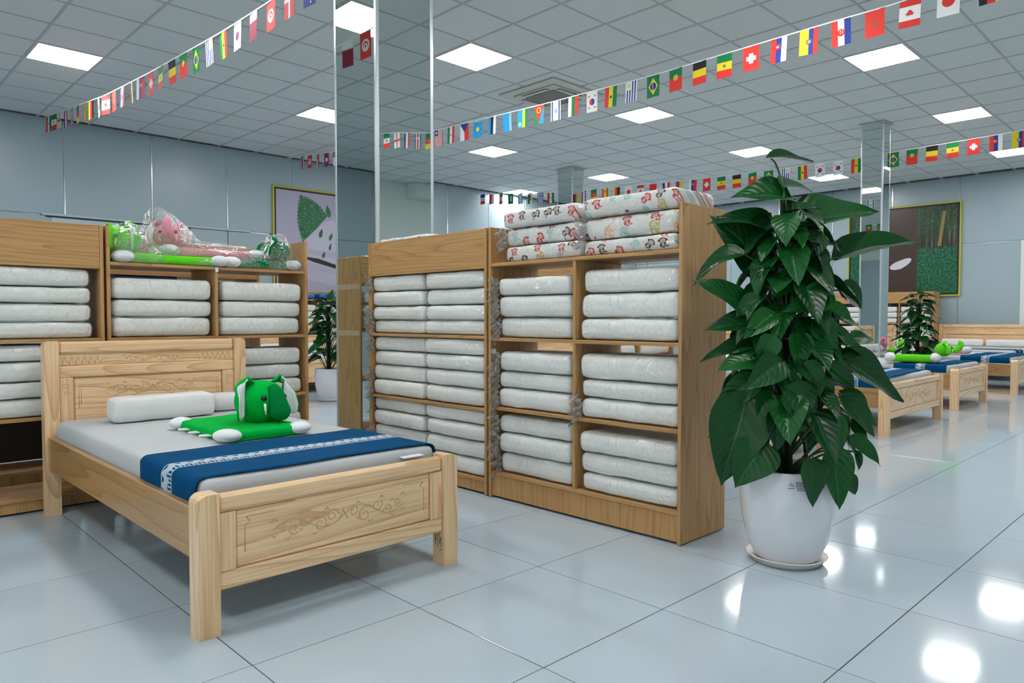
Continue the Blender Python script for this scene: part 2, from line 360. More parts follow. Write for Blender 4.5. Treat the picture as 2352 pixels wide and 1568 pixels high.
def rbox_mesh(name, w, d, h, r, seg, amp, freq, seed, mat, off=0.0, puff=0.0, lift=0.0, zmax=None):
    """rounded box standing on z=0, centred in x, front at y=0"""
    def axis(L, n):
        H = L / 2; e = min(r, H * 0.9)
        return [-H, -H + e * .3, -H + e] + [(-H + e) + (2 * (H - e)) * i / n for i in range(1, n)] + [H - e, H - e * .3, H]
    A = [axis(w, seg[0]), axis(d, seg[1]), axis(h, seg[2])]; N = [len(a) - 1 for a in A]
    idx = {}; vs = []; fs = []; half = Vector((w / 2, d / 2, h / 2)); sd = Vector((seed * 7.31, seed * 3.17, seed * 1.9))
    def vert(i, j, k):
        key = (i, j, k)
        if key not in idx:
            p = Vector((A[0][i], A[1][j], A[2][k]))
            q = Vector([max(-(half[c] - r), min(half[c] - r, p[c])) for c in range(3)])
            dv = p - q; n = dv.normalized() if dv.length > 1e-9 else p.normalized()
            p = q + n * r
            nz = mn.noise((p + sd) * freq) + 0.5 * mn.noise((p + sd) * freq * 2.3)
            pf = puff * (1 - (p.x / half.x) ** 2) * (1 - (p.z / half.z) ** 2)
            p = p + n * (amp * nz + off)
            if abs(n.y) > 0.5: p.y += math.copysign(pf, n.y)
            p += Vector((0, d / 2, h / 2)); p.z = max(p.z, 0.0005)
            if lift: p += Vector((0, .007, lift))
            if zmax: p.z = min(p.z, zmax)
            idx[key] = len(vs); vs.append(p)
        return idx[key]
    for ax in range(3):
        a, c = [q for q in range(3) if q != ax]
        for side in (0, N[ax]):
            for i in range(N[a]):
                for j in range(N[c]):
                    f = []
                    for (u, v) in ((0, 0), (1, 0), (1, 1), (0, 1)):
                        t = [0, 0, 0]; t[ax] = side; t[a] = i + u; t[c] = j + v; f.append(vert(*t))
                    if (side == 0) == (ax != 1): f = f[::-1]
                    fs.append(f)
    mb = MB(); mb.add(vs, fs)
    return mb.mesh(name, mat, True)

# ------------------------------------------------------------------ the room
TILE = 0.6; FR = -0.0075
def build_floor():
    fl = struct('floor', 'polished pale grey-blue tiled showroom floor')
    b = MB(); b.box(XW0 - .2, XW1 + .2, YW0 - .2, YW1 + .2, -0.10, -0.0012); b.build('grout_bed', M_GROUT, fl)
    r = ray(962, 1395); P = Vector((0, 0, CAM_H)) + r * (CAM_H / -r.z)
    c, s = math.cos(FR), math.sin(FR); e1 = Vector((c, s, 0)); e2 = Vector((-s, c, 0))
    g = 0.0019
    one = MB(); one.box(g, TILE - g, g, TILE - g, -0.009, 0.0, 0.0008); me = one.mesh('floor_tile', M_TILE)
    cells = []
    for i in range(-14, 27):
        for j in range(-12, 18):
            q = P + e1 * (i * TILE) + e2 * (j * TILE); ce = q + (e1 + e2) * .3
            if not (XW0 - .25 < ce.x < XW1 + .25 and YW0 - .25 < ce.y < YW1 + .25): continue
            f = ce.dot(VIEW); rr = ce.dot(RIGHT)
            vis = f > 1.9 and abs(rr) < f * 0.74 + 0.5
            cells.append((0 if vis else 1, f if vis else 99, q))
    cells.sort(key=lambda t: (t[0], t[1]))
    rest = MB()
    for k, (vv, f, q) in enumerate(cells):
        if k < 300 and vv == 0:
            o = link('floor_tile', me, fl); o.location = q; o.rotation_euler = (0, 0, FR)
        else:
            vs = [q + e1 * a + e2 * bq for a, bq in ((g, g), (TILE - g, g), (TILE - g, TILE - g), (g, TILE - g))]
            rest.add(vs, [(0, 1, 2, 3)])
    ro = rest.build('far_floor_tiles', M_TILE, fl); ro['kind'] = 'stuff'
build_floor()
CX0, CXS, CY0, CYS = 4.70, 0.605, 5.36, 0.592
lamp_cells = {}
for a in range(-2, 4):
    for bj in (-3, -2, -1, 0, 1, 2):
        lamp_cells[(5 * a, 5 * bj)] = (a, bj)
for kk in ((10, 9), (15, 9)): lamp_cells[kk] = (kk[0] // 5, 9)
for kk in list(lamp_cells):
    x = CX0 + kk[0] * CXS; y = CY0 + kk[1] * CYS
    if not (XW0 < x < XW1 - .6 and YW0 < y < YW1 - .3): del lamp_cells[kk]
def build_ceiling():
    ce = struct('ceiling', 'grey suspended ceiling of square mineral tiles')
    g = 0.0125
    b = MB(); b.box(XW0 - .2, XW1 + .2, YW0 - .2, YW1 + .2, CH + 0.03, CH + 0.10); b.build('slab', M_DARK, ce)
    one = MB(); one.box(g - .004, CXS - g + .004, g - .004, CYS - g + .004, 0.004, 0.018, 0.002); me = one.mesh('ceiling_tile', M_CEIL)
    cells = []
    for i in range(-15, 19):
        for j in range(-16, 11):
            x = CX0 + i * CXS; y = CY0 + j * CYS
            if (i, j) in lamp_cells or x + CXS * .5 > XW1 or x + CXS * .5 < XW0 or y + CYS * .5 > YW1 or y + CYS * .5 < YW0: continue
            p = Vector((x + CXS / 2, y + CYS / 2, 0)); f = p.dot(VIEW); r = p.dot(RIGHT)
            vis = f > 5.4 and abs(r) < f * 0.72 + .4
            cells.append((0 if vis else 1, f, x, y))
    cells.sort(); rest = MB()
    for k, (v, f, x, y) in enumerate(cells):
        if k < 300 and v == 0:
            o = link('ceiling_tile', me, ce); o.location = (x, y, CH)
        else: rest.box(x + g - .004, min(x + CXS - g + .004, XW1), y + g - .004, min(y + CYS - g + .004, YW1), CH + .004, CH + .018)
    rest.build('far_ceiling_tiles', M_CEIL, ce)['kind'] = 'stuff'
    bars = MB()
    for i in range(-15, 20):
        x = CX0 + i * CXS
        if XW0 < x < XW1: bars.box(x - .012, x + .012, YW0, YW1, CH - 0.001, CH + 0.03)
    for j in range(-16, 12):
        y = CY0 + j * CYS
        if YW0 < y < YW1: bars.box(XW0, XW1, y - .010, y + .010, CH - 0.0005, CH + 0.03)
    bars.build('t_bar_grid', M_TBAR, ce)['kind'] = 'stuff'
build_ceiling()
def build_lamps():
    pr = None; rows = sorted({k[1] for k in lamp_cells}, reverse=True); cols = sorted({k[0] for k in lamp_cells})
    od = ['first', 'second', 'third', 'fourth', 'fifth', 'sixth', 'seventh', 'eighth']
    for (i, j) in sorted(lamp_cells):
        if pr is None:
            o = thing('ceiling_light', 'x', 'ceiling light')
            f = MB()
            w, h, t = CXS - .028, CYS - .028, 0.008
            for q in ((0, w, 0, t), (0, w, h - t, h), (0, t, t, h - t), (w - t, w, t, h - t)): f.box(q[0] - w / 2, q[1] - w / 2, q[2] - h / 2, q[3] - h / 2, -0.004, 0.02)
            f.build('frame', M_WHITEPL, o)
            d = MB(); d.box(-w / 2 + t, w / 2 - t, -h / 2 + t, h / 2 - t, -0.002, 0.012); d.build('diffuser', M_LAMP, o)
            pr = o
        else: o = copy_tree(pr)
        o.location = (CX0 + (i + .5) * CXS, CY0 + (j + .5) * CYS, CH)
        tag(o, 'square white ceiling light, %s row from the back wall, %s from the left end' % (od[rows.index(j)], od[sorted(k[0] for k in lamp_cells if k[1] == j).index(i)]), 'ceiling light', 'ceiling light panels')
build_lamps()
def build_walls():
    T = 0.06
    # back wall (plane y = YW1), steel panels with foil joints
    wb = struct('wall_back', 'pale blue-grey steel panel wall behind the shelves')
    b = MB(); b.box(XW0, XW1, YW1 + .03, YW1 + .12, 0, CH + .03); b.build('backing', M_SEAM, wb)
    xs = [2.58 + 1.127 * k for k in range(-6, 13)]
    xs = [XW0] + [x for x in xs if XW0 + .2 < x < XW1 - .2] + [XW1]
    for a, c in zip(xs, xs[1:]):
        for z0, z1 in ((0.0, 2.392), (2.412, CH)):
            if z0 == 0 and 2.2 < (a + c) / 2 < 4.6 and False: continue
            m = MB(); m.box(a + .009, c - .009, YW1, YW1 + .04, z0, z1, 0.003); m.build('wall_panel', M_WALL, wb)
    for x in xs[1:-1]: m = MB(); m.box(x - .008, x + .008, YW1 - .0035, YW1 + .03, 2.43, CH - .01, .001); m.build('joint_strip', M_SEAM, wb)
    m = MB(); m.box(2.3, 5.2, YW1 - .03, YW1 - .001, 2.395, 2.425, .003); m.build('door_track', M_DOOR, wb)
    m = MB(); m.box(2.35, 4.25, YW1 - .012, YW1 - .001, 2.372, 2.394); m.build('track_gap', M_DARK, wb)
    m = MB(); m.box(3.25, 3.345, YW1 - .008, YW1 - .001, 0.02, 2.37); m.build('door_gap', M_DARK, wb)
    for n, (x0, x1) in enumerate(((2.41, 3.245), (3.35, 4.2))):
        d = struct('door_%d' % (n + 1), 'pale blue-grey framed sliding door under the wall track')
        m = MB(); m.box(x0, x1, YW1 - .022, YW1 - .002, 0.02, 2.37, .002); m.build('leaf', M_DOOR, d)
        m = MB(); f = .10
        for q in ((x0, x1, .02, .02 + f), (x0, x1, 2.37 - f, 2.37), (x0, x0 + f, .02 + f, 2.37 - f), (x1 - f, x1, .02 + f, 2.37 - f)): m.box(q[0], q[1], YW1 - .034, YW1 - .0225, q[2], q[3], .003)
        m.build('frame', M_DOOR, d)
    wr = struct('wall_right', 'pale blue-grey steel panel wall behind the forest poster')
    b = MB(); b.box(XW1 + .03, XW1 + .12, YW0, YW1 + .12, 0, CH + .03); b.build('backing', M_SEAM, wr)
    ys = [3.87 + 1.19 * k for k in range(-6, 7)]; ys = [YW0] + [y for y in ys if YW0 + .2 < y < YW1 - .2] + [YW1]
    for a, c in zip(ys, ys[1:]):
        for z0, z1 in ((0.0, 2.41), (2.43, CH)):
            m = MB(); m.box(XW1, XW1 + .04, a + .009, c - .009, z0, z1, .003); m.build('wall_panel', M_WALL, wr)
    for y in ys[1:-1]: m = MB(); m.box(XW1 - .0035, XW1 + .03, y - .008, y + .008, .02, CH - .01, .001); m.build('joint_strip', M_SEAM, wr)
    d = struct('door_3', 'white door frame at the right edge of the right wall')
    m = MB(); m.box(XW1 - .03, XW1 - .001, 2.78, 2.87, 0.01, 2.42, .003); m.build('frame', M_WHITEPL, d)
    m = MB(); m.box(XW1 - .02, XW1 - .001, 1.9, 2.78, 0.01, 2.41, .003); m.build('leaf', M_DOOR, d)
    for nm, lab, q in (('wall_front', 'plain painted wall behind the camera', (XW0, XW1, YW0 - .12, YW0)),):
        w = struct(nm, lab); m = MB(); m.box(*q, 0, CH + .03); m.build('panel', M_PAINT, w)
    w = struct('wall_left', 'unseen wall left of the camera with large added windows')
    for q in ((0, .15), (2.90, CH + .03)): m = MB(); m.box(XW0 - .12, XW0, YW0, YW1, *q); m.build('wall_band', M_PAINT, w)
    for k in range(10):
        y = YW0 + (YW1 - YW0) * k / 9; m = MB(); m.box(XW0 - .12, XW0, max(YW0, y - .05), min(YW1, y + .05), .15, 2.90, .003); m.build('mullion', M_ALU, w)
        if 5 <= k < 9:
            yn = YW0 + (YW1 - YW0) * (k + 1) / 9; m = MB(); m.box(XW0 - .10, XW0 - .02, y + .051, yn - .051, .151, 2.899, .003); m.build('wall_panel', M_WALL, w)
        if k < 5:  # unseen glazed bays, added so that daylight brightens the shelf fronts
            g = struct('added_window_%d' % (k + 1), 'unseen glazed bay left of the camera, added to brighten the shelf fronts'); yn = YW0 + (YW1 - YW0) * (k + 1) / 9
            m = MB(); m.box(XW0 - .066, XW0 - .060, y + .051, yn - .051, .151, 2.899); m.build('pane', M_GLASS, g)
    s = struct('trim_1', 'boxed soffit under the ceiling along the front wall'); m = MB(); m.box(8.7, XW1, YW0, YW0 + .3, CH - .28, CH, .004); m.build('box', M_PAINT, s)
build_walls()
def column(x0, x1, y0, y1, label, tr):
    o = thing('mirrored_column', label, 'column', ((x0 + x1) / 2, (y0 + y1) / 2, 0)); w, d = (x1 - x0) / 2, (y1 - y0) / 2; e = .004
    m = MB(); m.box(-w + .012, w - .012, -d + .012, d - .012, 0, CH); m.build('core', M_WALL, o)
    for q in ((-w + tr, w - tr, -d + .002, -d + .011), (-w + tr, w - tr, d - .011, d - .002), (-w + .002, -w + .011, -d + tr, d - tr), (w - .011, w - .002, -d + tr, d - tr)):
        m = MB(); m.box(*q, .01, CH - .002); m.build('mirror_pane', M_MIRROR, o)
    for sx in (-1, 1):
        for sy in (-1, 1):
            m = MB(); m.box(min(sx * w, sx * (w - tr)), max(sx * w, sx * (w - tr)), min(sy * d, sy * (d - tr)), max(sy * d, sy * (d - tr)), 0.0, CH - .002, .003); m.build('corner_trim', M_ALU, o)
    m = MB(); t = .025; zz = (CH - .012, CH - .0025)
    for q in ((-w - t, w + t, -d - t, -d), (-w - t, w + t, d, d + t), (-w - t, -w, -d, d), (w, w + t, -d, d)): m.box(*q, *zz)
    m.build('ceiling_collar', M_TBAR, o)
    return o
column(2.815, 3.31, 4.187, 4.73, 'large mirror-clad column with aluminium corners behind the fascia shelf', .026)
column(10.56, 10.85, 3.51, 3.80, 'slim mirror-clad column standing behind the potted plant in front', .022)
column(9.80, 10.12, 8.44, 8.80, 'distant slim mirror-clad column above the printed bundles', .022)
def aircon():
    o = thing('ceiling_air_conditioner', 'square cassette air conditioner set in the ceiling tiles', 'air conditioner', (6.50, 5.93, CH))
    m = MB(); m.box(-.46, .46, -.45, .45, -.018, .002, .008); m.build('panel', M_ACBODY, o)
    m = MB(); m.box(-.33, .33, -.33, .33, -.036, -.0185, .02); m.build('raised_frame', M_ACBODY, o)
    for rz in range(4):
        m = MB(); m.box(-.20, .20, -.315, -.255, -.041, -.0365, .002); q = m.build('louvre', M_BLACK, o); q.rotation_euler = (0, 0, rz * math.pi / 2)
        m = MB(); m.box(-.19, .19, -.305, -.265, -.046, -.0412, .002); q = m.build('flap', M_ACBODY, o); q.rotation_euler = (0, 0, rz * math.pi / 2)
    m = MB(); m.box(-.22, .22, -.22, .22, -.042, -.0365, .004); g = m.build('intake_grille', M_ACGRILLE, o)
    m = MB()
    for k in range(19):
        x = -.216 + k * .024; m.box(x - .003, x + .003, -.22, .22, -.048, -.0422); m.box(-.22, .22, x - .003, x + .003, -.0475, -.0425)
    m.build('grille_bars', plain('grille_bar', (0.36, 0.355, 0.32), 0.5), g)
aircon()

# ------------------------------------------------------------------ posters
def poster_mint():
    x0, x1, z0, z1 = 5.605, 7.55, 1.47, 3.19; w, h = x1 - x0, z1 - z0
    o = thing('wall_poster', 'framed poster with mint leaf and latex mattress on the back wall', 'poster', (x0, YW1 - .03, z0))
    m = MB(); m.box(0, w, 0, .02, 0, h); m.build('print_board', plain('lilac_print', (0.42, 0.39, 0.52), 0.4), o)
    m = MB(); t = .03
    for q in ((0, w, -t, 0), (0, w, h, h + t), (-t, 0, -t, h + t), (w, w + t, -t, h + t)): m.box(q[0], q[1], -.012, .025, q[2], q[3], .004)
    m.build('frame', plain('yellow_frame', (0.45, 0.46, 0.03), 0.4), o)
    m = MB(); t = .03
    for q in ((0, w, h - t, h), (0, t, 0, h - t), (w - t, w, 0, h - t)): m.box(q[0], q[1], -.003, -.0005, q[2], q[3])
    m.build('inner_border', plain('plum_border', (0.035, 0.01, 0.04), 0.5), o)
    def poly(name, pts, mt, y):
        q = MB(); q.add([(a, y, c) for a, c in pts] + [(a, y + .0004, c) for a, c in pts], [tuple(range(len(pts)))]); return q.build(name, mt, o)
    def leafpts(bx, bz, tx, tz, wd, ser):
        n = 26; L = []; R = []; dx, dz = tx - bx, tz - bz; ll = math.hypot(dx, dz); px, pz_ = -dz / ll, dx / ll
        for k in range(n + 1):
            a = k / n; ww = wd * math.sin(math.pi * min(1, a ** 0.72)) * (1 + (ser if k % 2 else -ser))
            L.append((bx + dx * a + px * ww, bz + dz * a + pz_ * ww)); R.append((bx + dx * a - px * ww, bz + dz * a - pz_ * ww))
        return L + R[::-1]
    t = NT('mint_leaf_print'); n1 = t.add('ShaderNodeTexVoronoi', feature='DISTANCE_TO_EDGE'); t.l.new(t.obj(), n1.inputs['Vector']); n1.inputs['Scale'].default_value = 14
    t.bsdf(color=t.ramp(n1.outputs['Distance'], [(0.0, (0.0, 0.06, 0.03)), (0.12, (0.005, 0.17, 0.06)), (0.5, (0.015, 0.26, 0.09))]), rough=0.4); ML = t.m
    cream = plain('latex_print', (0.52, 0.49, 0.60), 0.4)
    poly('printed_mattress_top', [(0.44, .60), (0.53, .86), (.72, 1.04), (0.93, 1.22), (1.10, 1.26), (1.92, 1.3), (1.92, .42), (1.1, .50), (.8, .58)], cream, -.0075)
    poly('printed_shadow', [(0.44, .60), (.8, .57), (1.1, .49), (1.92, .41), (1.92, .28), (1.2, .36), (.8, .48)], M_BLACK, -.003)
    poly('printed_mattress_base', [(0.4, .54), (.75, .50), (1.2, .40), (1.92, .33), (1.92, .02), (1.1, .10), (.4, .22)], plain('latex_print_low', (0.46, 0.43, 0.54), 0.4), -.004)
    hb = MB()
    for k in range(44): 
        x = .55 + k * .031; hb.box(x, x + .007, -.0085, -.0078, .66 - .11 * k / 44 - .02, .74 - .11 * k / 44)
    for r in range(3):
        for k in range(22):
            x = .55 + k * .06 + r * .02; hb.box(x, x + .014, -.0085, -.0078, .44 - .1 * k / 22 - r * .035, .452 - .1 * k / 22 - r * .035)
    hb.build('printed_pin_holes', plain('hole_print', (0.20, 0.18, 0.26), 0.5), o)
    out = []
    for (p, q, n_, bulge, ser) in (((.473, 1.63), (.985, 1.32), 22, .07, .014), ((.985, 1.32), (.52, .82), 6, 0, 0), ((.52, .82), (.473, 1.63), 26, .075, .014)):
        dx, dz = q[0] - p[0], q[1] - p[1]; ll = math.hypot(dx, dz); nx, nz_ = -dz / ll, dx / ll
        for k in range(n_):
            a = k / n_; w_ = bulge * math.sin(math.pi * a) + (ser if k % 2 else -ser) * (1 if 0 < k else 0); out.append((p[0] + dx * a + nx * w_, p[1] + dz * a + nz_ * w_))
    poly('printed_mint_leaf', out, ML, -.0065)
    for (bx, bz, tx, tz, wd) in ((1.02, 1.30, .98, 1.52, .05), (.83, .93, .88, 1.1, .035), (1.02, .90, 1.08, 1.04, .03), (1.02, .72, 1.05, .86, .025), (.88, .58, .93, .70, .03), (1.4, 1.0, 1.5, 1.2, .05)):
        poly('printed_small_leaf', leafpts(bx, bz, tx, tz, wd, 0), ML, -.0088)
poster_mint()
def poster_forest():
    y0, y1, z0, z1 = 3.85, 5.88, 1.46, 3.22; w, h = y1 - y0, z1 - z0
    o = thing('wall_poster', 'large framed rubber tree forest poster on the right wall', 'poster', (XW1 - .03, y1, z0), -math.pi / 2)
    t = NT('forest_print'); tc = t.add('ShaderNodeTexCoord'); s = t.add('ShaderNodeSeparateXYZ'); t.l.new(tc.outputs['Object'], s.inputs[0]); x, z = s.outputs[0], s.outputs[2]
    n = t.noise(t.obj(), 26, 4, 0.7); nb = t.noise(t.obj(), 7, 3)
    ground = t.ramp(n, [(0.38, (0.0, 0.015, 0.008)), (0.55, (0.005, 0.14, 0.06)), (0.75, (0.03, 0.32, 0.16))])
    tr = t.noise(t.obj((1, 1, 0.05)), 22, 2, 0.6)
    trunks = t.ramp(tr, [(0.44, (0.012, 0.016, 0.010)), (0.56, (0.05, 0.055, 0.035)), (0.66, (0.20, 0.19, 0.12)), (0.8, (0.06, 0.06, 0.04))])
    canopy = t.ramp(n, [(0.40, (0.004, 0.012, 0.005)), (0.55, (0.02, 0.09, 0.03)), (0.68, (0.07, 0.2, 0.08)), (0.82, (0.55, 0.62, 0.6))])
    up = t.math('MULTIPLY', t.math('SUBTRACT', t.math('ADD', z, t.math('MULTIPLY', nb, 0.5)), 1.28), 3.0, clamp=True)
    c = t.mix(t.math('MULTIPLY', up, 0.75), trunks, canopy)
    gl = t.math('GREATER_THAN', t.math('ADD', z, t.math('MULTIPLY', nb, 0.12)), 0.98)
    c = t.mix(gl, ground, c)
    big = t.math('MULTIPLY', t.math('GREATER_THAN', x, 0.78), t.math('LESS_THAN', x, 1.30))
    bark = t.mix(t.noise(t.obj((3, 1, 1)), 30, 4, 0.7), (0.012, 0.008, 0.006), (0.09, 0.045, 0.03))
    c = t.mix(big, c, bark); t.bsdf(color=c, rough=0.35)
    m = MB(); m.box(0, w, 0, .02, 0, h); m.build('print_board', t.m, o)
    m = MB(); q_ = .032
    for q in ((0, w, -q_, 0), (0, w, h, h + q_), (-q_, 0, -q_, h + q_), (w, w + q_, -q_, h + q_)): m.box(q[0], q[1], -.012, .025, q[2], q[3], .004)
    m.build('frame', plain('yellow_frame', (0.45, 0.46, 0.03), 0.4), o)
    m = MB(); q_ = .035
    for q in ((0, w, h - q_, h), (0, w, 0, q_), (0, q_, q_, h - q_), (w - q_, w, q_, h - q_)): m.box(q[0], q[1], -.003, -.0005, q[2], q[3])
    m.build('inner_border', plain('navy_border', (0.012, 0.01, 0.04), 0.5), o)
    pts = [(1.0 + .20 * math.cos(a), .62 + .085 * math.sin(a) + .09 * math.cos(a) * (1 if math.cos(a) > 0 else .6)) for a in [2 * math.pi * k / 28 for k in range(28)]]
    q = MB(); q.add([(a, -.004, c_) for a, c_ in pts], [tuple(range(28))]); q.build('printed_latex_bowl', plain('bowl_print', (0.62, 0.60, 0.68), 0.4), o)
    q = MB(); q.add([(a, -.0035, c_) for a, c_ in ((1.66, .95), (1.72, .95), (1.80, 1.62), (1.74, 1.62))], [(0, 1, 2, 3)]); q.build('printed_pale_trunk', plain('pale_trunk_print', (0.28, 0.20, 0.06), 0.4), o)
poster_forest()

# ------------------------------------------------------------------ shelving
BT = 0.018; SH_H = 1.517; SH_D = 0.385
def make_unit(name, W, fascia, boards, label, loc, rz, divider=True, tapes=False):
    o = thing(name, label, 'shelf', loc, rz)
    for x0 in (0, W - BT):
        m = MB(); m.box(x0, x0 + BT, 0, SH_D, .006, SH_H, .0012); sp_ = m.build('side_panel', LAM['z'], o)
    if tapes:
        for z in (1.27, .885):
            m = MB(); m.box(W + .0003, W + .0008, .01, SH_D - .02, z - .022, z + .022); m.build('packing_tape', M_TAPE, o)
    for z in boards:
        m = MB(); m.box(BT + .0005, W - BT - .0005, .004, SH_D, z - BT / 2, z + BT / 2, .0012); m.build('shelf_board', LAM['x'], o)
    m = MB(); m.box(BT + .0005, W - BT - .0005, .012, .03, .012, boards[-1] - BT / 2 - .0005, .001); m.build('plinth', LAM['z'], o)
    m = MB(); m.box(BT + .0005, W - BT - .0005, SH_D - BT, SH_D - .001, .012, boards[-1] - BT / 2 - .0005, .001); m.build('back_plinth', LAM['x'], o)
    if divider:
        bs = boards
        for za, zb in zip(bs[1:], bs):
            m = MB(); m.box(W / 2 - BT / 2, W / 2 + BT / 2, .006, SH_D - .002, za + BT / 2 + .0004, zb - BT / 2 - .0004, .0012); m.build('divider', LAM['z'], o)
    if fascia:
        m = MB(); m.box(BT + .0005, W - BT - .0005, .003, .021, boards[0] - BT / 2 - .0005 - .005 + BT + .0012, SH_H - .002, .0012); m.build('fascia', LAM['x'], o)
        m = MB(); m.box(BT + .0005, W - BT - .0005, SH_D - BT, SH_D, boards[0] + BT / 2 + .0005, SH_H - .01, .0012); m.build('back_board', LAM['x'], o)
    for x in (.05, W - .05):
        for y in (.05, SH_D - .05):
            m = MB(); m.lathe([(.016, 0), (.016, .012)], 10, 0, (x, y, 0)); m.build('foot', M_BLACK, o)
    return o
BO1 = [1.307, .893, .507, .142]
WR1, WR2, WL = 1.250, 1.185, 1.225
R90 = -math.pi / 2
R1 = make_unit('storage_shelf', WR1, False, BO1, 'oak laminate open shelf with printed bundles on top beside the potted plant', (2.738, 2.975, 0), R90)
R2 = make_unit('storage_shelf', WR2, True, [1.300, .900, .487, .085], 'oak laminate shelf with closed fascia in front of the large mirrored column', (2.738, 4.178, 0), R90, False)
LB = make_unit('storage_shelf', 1.206, False, [1.312, .893, .510, .085], 'oak laminate shelf behind the carved headboard with plush toys on top', (1.184, 4.37, 0), 0)
LA = make_unit('storage_shelf', WL, True, [1.288, .893, .487, .075], 'oak laminate shelf with closed fascia at the left edge of the picture', (-.055, 4.37, 0), 0, False)
K1 = make_unit('storage_shelf', 1.206, True, [1.300, .9, .5, .085], 'oak laminate shelf standing behind the plush toys', (1.184, 5.075, 0), 0, False, True)
K2 = make_unit('storage_shelf', WL, True, [1.300, .9, .5, .085], 'oak laminate shelf hidden behind the left fascia shelf', (-.055, 5.075, 0), 0, False)
m = MB(); m.box(.02, WL - .02, SH_D - .016, SH_D - .002, .10, .36, .001); m.build('back_panel', plain('near_black_board', (0.035, 0.025, 0.02), 0.5), K2)  # near-black board across the lower back of this unit
m = MB(); m.box(.02, WL - .02, .03, .045, .40, .49, .002); m.build('dark_rail', plain('dark_carved_wood', (0.05, 0.025, 0.02), 0.4), K2)
FARS = []
for k, (x, y, rz, lab, fa) in enumerate(((15.30, 5.36, R90, 'distant fascia shelf under the forest poster, nearest to the long headboard', True), (15.30, 6.60, R90, 'distant fascia shelf under the forest poster, left of the slim column', True), (15.30, 7.84, R90, 'distant shelf against the right wall, farthest from the long headboard', True),
                             (4.25, 4.37, 0, 'fascia shelf seen behind the large potted plant', True), (5.55, 10.90, 0, 'far shelf with blue bags under the mint poster', False), (6.80, 10.90, 0, 'far shelf hidden behind the large mirrored column', False), (5.55, 4.37, 0, 'shelf behind the middle bed, next to the fascia shelf behind the plant', False))):
    FARS.append(make_unit('storage_shelf', 1.22, fa, BO1, lab, (x, y, 0), rz, True))
m = MB(); m.box(.5945, .6115, -.0012, .003, 1.29, 1.318); tg = m.build('size_tag', M_PAPER, LB); tg['label'] = 'small white size tag'

# ------------------------------------------------------------------ wrapped foam bundles
random.seed(7)
BW, BH, BD = 0.565, 0.105, 0.345
FOAMS = [rbox_mesh('foam', BW - .012, BD - .02, BH - .004, .032, (14, 4, 4), .0055, 8, k + 1, M_FOAM, 0, .003, .002, BH - .002) for k in range(5)]
PRNTS = [rbox_mesh('foam', BW - .012, BD - .02, BH - .004, .026, (12, 4, 3), .006, 7, k + 11, M_PRINT, 0, .003, .002, BH - .002) for k in range(4)]
BLUES = [rbox_mesh('foam', BW - .016, BD - .02, BH - .006, .035, (12, 4, 3), .010, 9, k + 21, M_BLUE, 0, .003, .002, BH - .002) for k in range(2)]
WRAPS = [rbox_mesh('plastic_wrap', BW - .002, BD, BH, .034, (26, 6, 6), .0030, 24, k + 31, M_WRAP, -.0015, .004, 0, BH - .0005) for k in range(5)]
def tail_mesh(seed):
    rnd = random.Random(seed); m = MB(); n, k = 7, 9; vs = []
    for i in range(n):
        a = i / (n - 1); ww = (.05 + .045 * a) * (1 + .2 * rnd.random())
        for j in range(k):
            b = j / (k - 1) - .5
            p = Vector((-a * .060 * (1 + .35 * rnd.random()), .02 + .022 * math.sin(b * 17 + seed + a * 3) * (.4 + a), b * ww * 1.6 - .02 * a))
            vs.append(p + Vector((rnd.uniform(-1, 1), rnd.uniform(-1, 1), rnd.uniform(-1, 1))) * .006)
    m.add(vs, [(i * k + j, i * k + j + 1, (i + 1) * k + j + 1, (i + 1) * k + j) for i in range(n - 1) for j in range(k - 1)])
    return m.mesh('plastic_tail', M_TAIL, True)
TAILS = [tail_mesh(s) for s in range(5)]
cnt = [0]
def bundle(unit, x, z, label, wid=BW, hgt=BH, kind='foam', tail=False, y=.006, rz=0.0, group='wrapped bundles on the shelves', skew=0.0):
    """x = centre across the unit, z = base, both in the unit's frame"""
    k = cnt[0]; cnt[0] += 1
    M = Matrix.Translation(unit.location) @ Matrix.Rotation(unit.rotation_euler.z, 4, 'Z')
    p = M @ Vector((x, y, z))
    nm = {'foam': 'wrapped_foam_bundle', 'print': 'printed_bundle', 'blue': 'blue_bundle'}[kind]
    o = thing(nm, label, 'bundle', p, unit.rotation_euler.z + rz, group)
    o.scale = (wid / BW, 1, hgt / BH)
    src = {'foam': FOAMS, 'print': PRNTS, 'blue': BLUES}[kind]
    f = link({'foam': 'foam', 'print': 'printed_cover', 'blue': 'blue_cover'}[kind], src[(k * 3) % len(src)], o)
    if kind != 'blue':
        link('plastic_wrap', WRAPS[(k * 2) % len(WRAPS)], o)
    if tail:
        t = link('plastic_tail', TAILS[k % len(TAILS)], o); t.location = (-BW / 2 + .03, -.028, BH * .5); t['label'] = 'loose crumpled plastic bag end'
    return o
POS3 = ['bottom', 'middle', 'top']; POS4 = ['lowest', 'second lowest', 'second highest', 'highest']
def stack(unit, xc, board, n, where, wid, hs, kind='foam', tails=(), jit=.006, base='white wrapped bundle', group=None):
    z = board + BT / 2 + .0008
    names = POS3 if n == 3 else POS4
    for k in range(n):
        h = hs[k % len(hs)]
        lab = '%s %s, %s' % (names[k] if n > 1 else 'single', base, where)
        bundle(unit, xc + random.uniform(-jit, jit), z, lab, wid * random.uniform(.985, 1.0), h - .001, kind, k in tails, .008 + random.uniform(-.006, .008), random.uniform(-.014, .014), group or 'white wrapped foam bundles')
        z += h
def cell(r, c): return '%s %s cubby' % (r, c)
SH1 = 'shelf by the potted plant'
iw = WR1 / 2 - BT * 1.5
cx = [BT + iw / 2, WR1 / 2 + BT / 2 + iw / 2]
